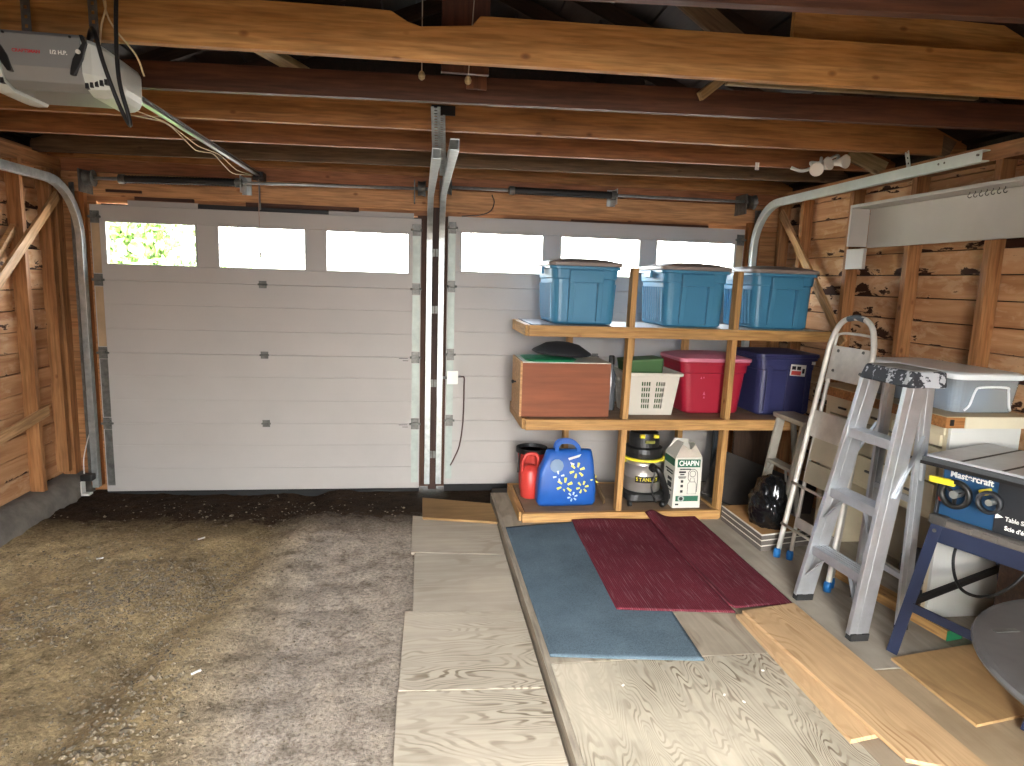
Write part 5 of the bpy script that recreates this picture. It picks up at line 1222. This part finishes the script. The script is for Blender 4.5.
bm = B(); bar(bm, (1.222, -.05, 2.44), (1.222, -.03, 2.22), .014, .006, (0, 1, 0)); obj('door_arm', bm, galv_d, op)
bm = B(); tube(bm, [(1.225, -.07, 2.44), (1.224, -.075, 2.2), (1.226, -.07, 1.90)], .0028, 5); obj('release_cord', bm, plain('cord_pale', '9c8478', .7), op)
bm = B(); lathe(bm, [(.003, -.02), (.010, -.012), (.010, .01), (.003, .018)], (1.226, -.07, 1.885), 10); obj('release_knob', bm, whitep, op)
wire = plain('wire_cream', 'c8b48c', .6)
for k, (dx, sag) in enumerate(((-.015, .03), (-.035, .055))):
    bm = B(); pts = []
    for i in range(13):
        t = i/12; y = -2.62+2.5*t; pts.append((1.215+dx*(1+.5*math.sin(t*9+k)), y, 2.46-sag*(1-abs((t*3 % 1)-.5)*2)*.9))
    tube(bm, pts, .0028, 5, 3); obj('low_voltage_wire', bm, wire, op, smooth=True)
for k, pts in enumerate(([(1.3, -2.70, 2.5), (1.33, -2.74, 2.58), (1.35, -2.745, 2.66), (1.30, -2.75, 2.74), (1.2, -2.75, 2.72), (1.1, -2.74, 2.74)], [(1.44, -2.68, 2.44), (1.43, -2.72, 2.5), (1.36, -2.745, 2.6), (1.34, -2.75, 2.72)])):
    bm = B(); tube(bm, pts, .0035, 6, 6); obj('low_voltage_wire', bm, wire, op, smooth=True)
bm = B(); tube(bm, [(1.27, -2.72, 2.505), (1.32, -2.80, 2.545), (1.39, -2.93, 2.50), (1.42, -2.95, 2.40), (1.455, -2.94, 2.28), (1.485, -2.94, 2.215), (1.482, -2.94, 2.25), (1.46, -2.94, 2.36), (1.452, -2.92, 2.53), (1.46, -2.90, 2.75)], .0068, 8, 8); o = obj('power_cord', bm, blackp, op, smooth=True); o['label'] = 'black looped power cord'

# ------------------------------------------------------------------ cords and lights in the ceiling
for x, y, z, dx, lb in ((2.44, -2.50, 2.565, -.0, 'pale pull knob hanging before the dark beam, beside the hanging board'), (2.63, -2.50, 2.56, .06, 'pale pull knob hanging in front of the dark hanging board')):
    t = thing('pull_cord', lb, 'pull cord', (x, y, z), 'ceiling pull cords')
    bm = B(); lathe(bm, [(.005, -.018), (.012, -.012), (.014, 0), (.010, .012), (.004, .018)], (x, y, z), 12); obj('knob', bm, palew, t, smooth=True)
    bm = B(); tube(bm, [(x, y, z+.015), (x+dx*.3, y+.0, z+.3), (x+dx, y, z+1.0)], .0025, 5, 3); obj('cord', bm, plain('string', 'a59a8a', .8), t)
fl_ = thing('flood_light', 'cluster of pale flood lamps under the joists above the right door track', 'lamp', (4.95, -1.36, 2.53))
bm = B(); lathe(bm, [(.045, -.02), (.05, -.01), (.05, .0), (.03, .004)], (4.93, -1.38, 2.545), 16); obj('base', bm, lens, fl_)
for (cx, cz, dx, dz) in ((4.86, 2.49, -.35, -.2), (4.93, 2.525, .25, .2), (5.04, 2.545, .25, -.05)):
    d = Vector((dx, -.8, dz)).normalized(); c = Vector((cx, -1.45, cz)); bm = B()
    cyl(bm, c-d*.07, c-d*.03, .02, 14, .024); cyl(bm, c-d*.03, c+d*.012, .024, 18, .042); cyl(bm, c+d*.012, c+d*.016, .042, 18, .036); obj('lamp_head', bm, plain('lamp_pale', 'cfc9bd', .35, var=.05), fl_, smooth=False)
    bm = B(); tube(bm, [c-d*.06, (cx, -1.38, cz+.05), (4.93, -1.38, 2.54)], .009, 7, 4); obj('lamp_arm', bm, lens, fl_, smooth=True)
bm = B(); tube(bm, [(4.85, -1.42, 2.5), (4.78, -1.42, 2.48), (4.72, -1.40, 2.50)], .010, 7, 4); obj('bracket', bm, lens, fl_, smooth=True)
bm = B(); tube(bm, [(5.08, -1.36, 2.55), (5.12, -1.34, 2.57), (5.16, -1.33, 2.60)], .004, 6, 4); obj('wire', bm, plain('wire_pink', 'b87a66', .6), fl_, smooth=True)
bm = B(); tube(bm, [(4.24+.07*math.cos(a*PI/12), -3.565, 2.655+.05*math.sin(a*PI/12)) for a in range(11, 26)], .006, 8); o = obj('red_cord', bm, plain('cord_red', 'a03a34', .5), M=T(4.24, -3.565, 2.6), smooth=True); setp(o, 'loop of red cord hanging on the dark beam at the top corner', 'cord')
for i, (x, y) in enumerate(((4.52, -1.31), (5.14, -1.93), (4.66, -1.24))):
    bm = B(); bar(bm, (x, y-.03, 2.53), (x, y-.03, 2.485), .012, .004); bar(bm, (x+.014, y-.03, 2.53), (x+.014, y-.03, 2.485), .010, .004); o = obj('joist_clip', bm, whitep, M=T(x, y-.03, 2.5)); setp(o, ['small white clip on the grey brown beam left of the flood lamps', 'small white clip under the beam above the right track', 'small white clip on the beam beside the flood lamps'][i], 'clip')
    if i: bpy.data.objects.remove(o)

# ------------------------------------------------------------------ outside
bm = B(); box(bm, -25, 30, .4, 40, -.25, -.05); o = obj('driveway', bm, plain('gravel_drive', '9a948a', .9, var=.1)); setp(o, 'pale driveway outside the garage doors', 'driveway', kind='structure')
hd = thing('hedge', 'green leafy bush seen through the first window of the left door', 'bush', (-1.75, 4.6, -.05))
bm = B()
for k in range(8000):
    u, v, w_ = random.gauss(0, .55), random.gauss(0, .35), random.random()
    c = Vector((-1.75+u*1.15, 4.6+v, -.05+w_*3.2*(1-.15*abs(u)))); a = Euler((random.random()*6, random.random()*6, random.random()*6)).to_matrix()
    s = .085; vs = [bm.verts.new(c+a @ Vector(p)*s) for p in ((-1, 0, 0), (0, -.5, .1), (1, 0, 0), (0, .5, .1))]; bm.faces.new(vs)
obj('leaves', bm, plain('leaf_green', '6a8a42', .7, var=.3), hd)
bm = B(); tube(bm, [(-1.75, 4.6, -.06), (-1.73, 4.6, .8), (-1.77, 4.62, 1.8)], .06, 8); obj('stem', bm, darkw, hd)
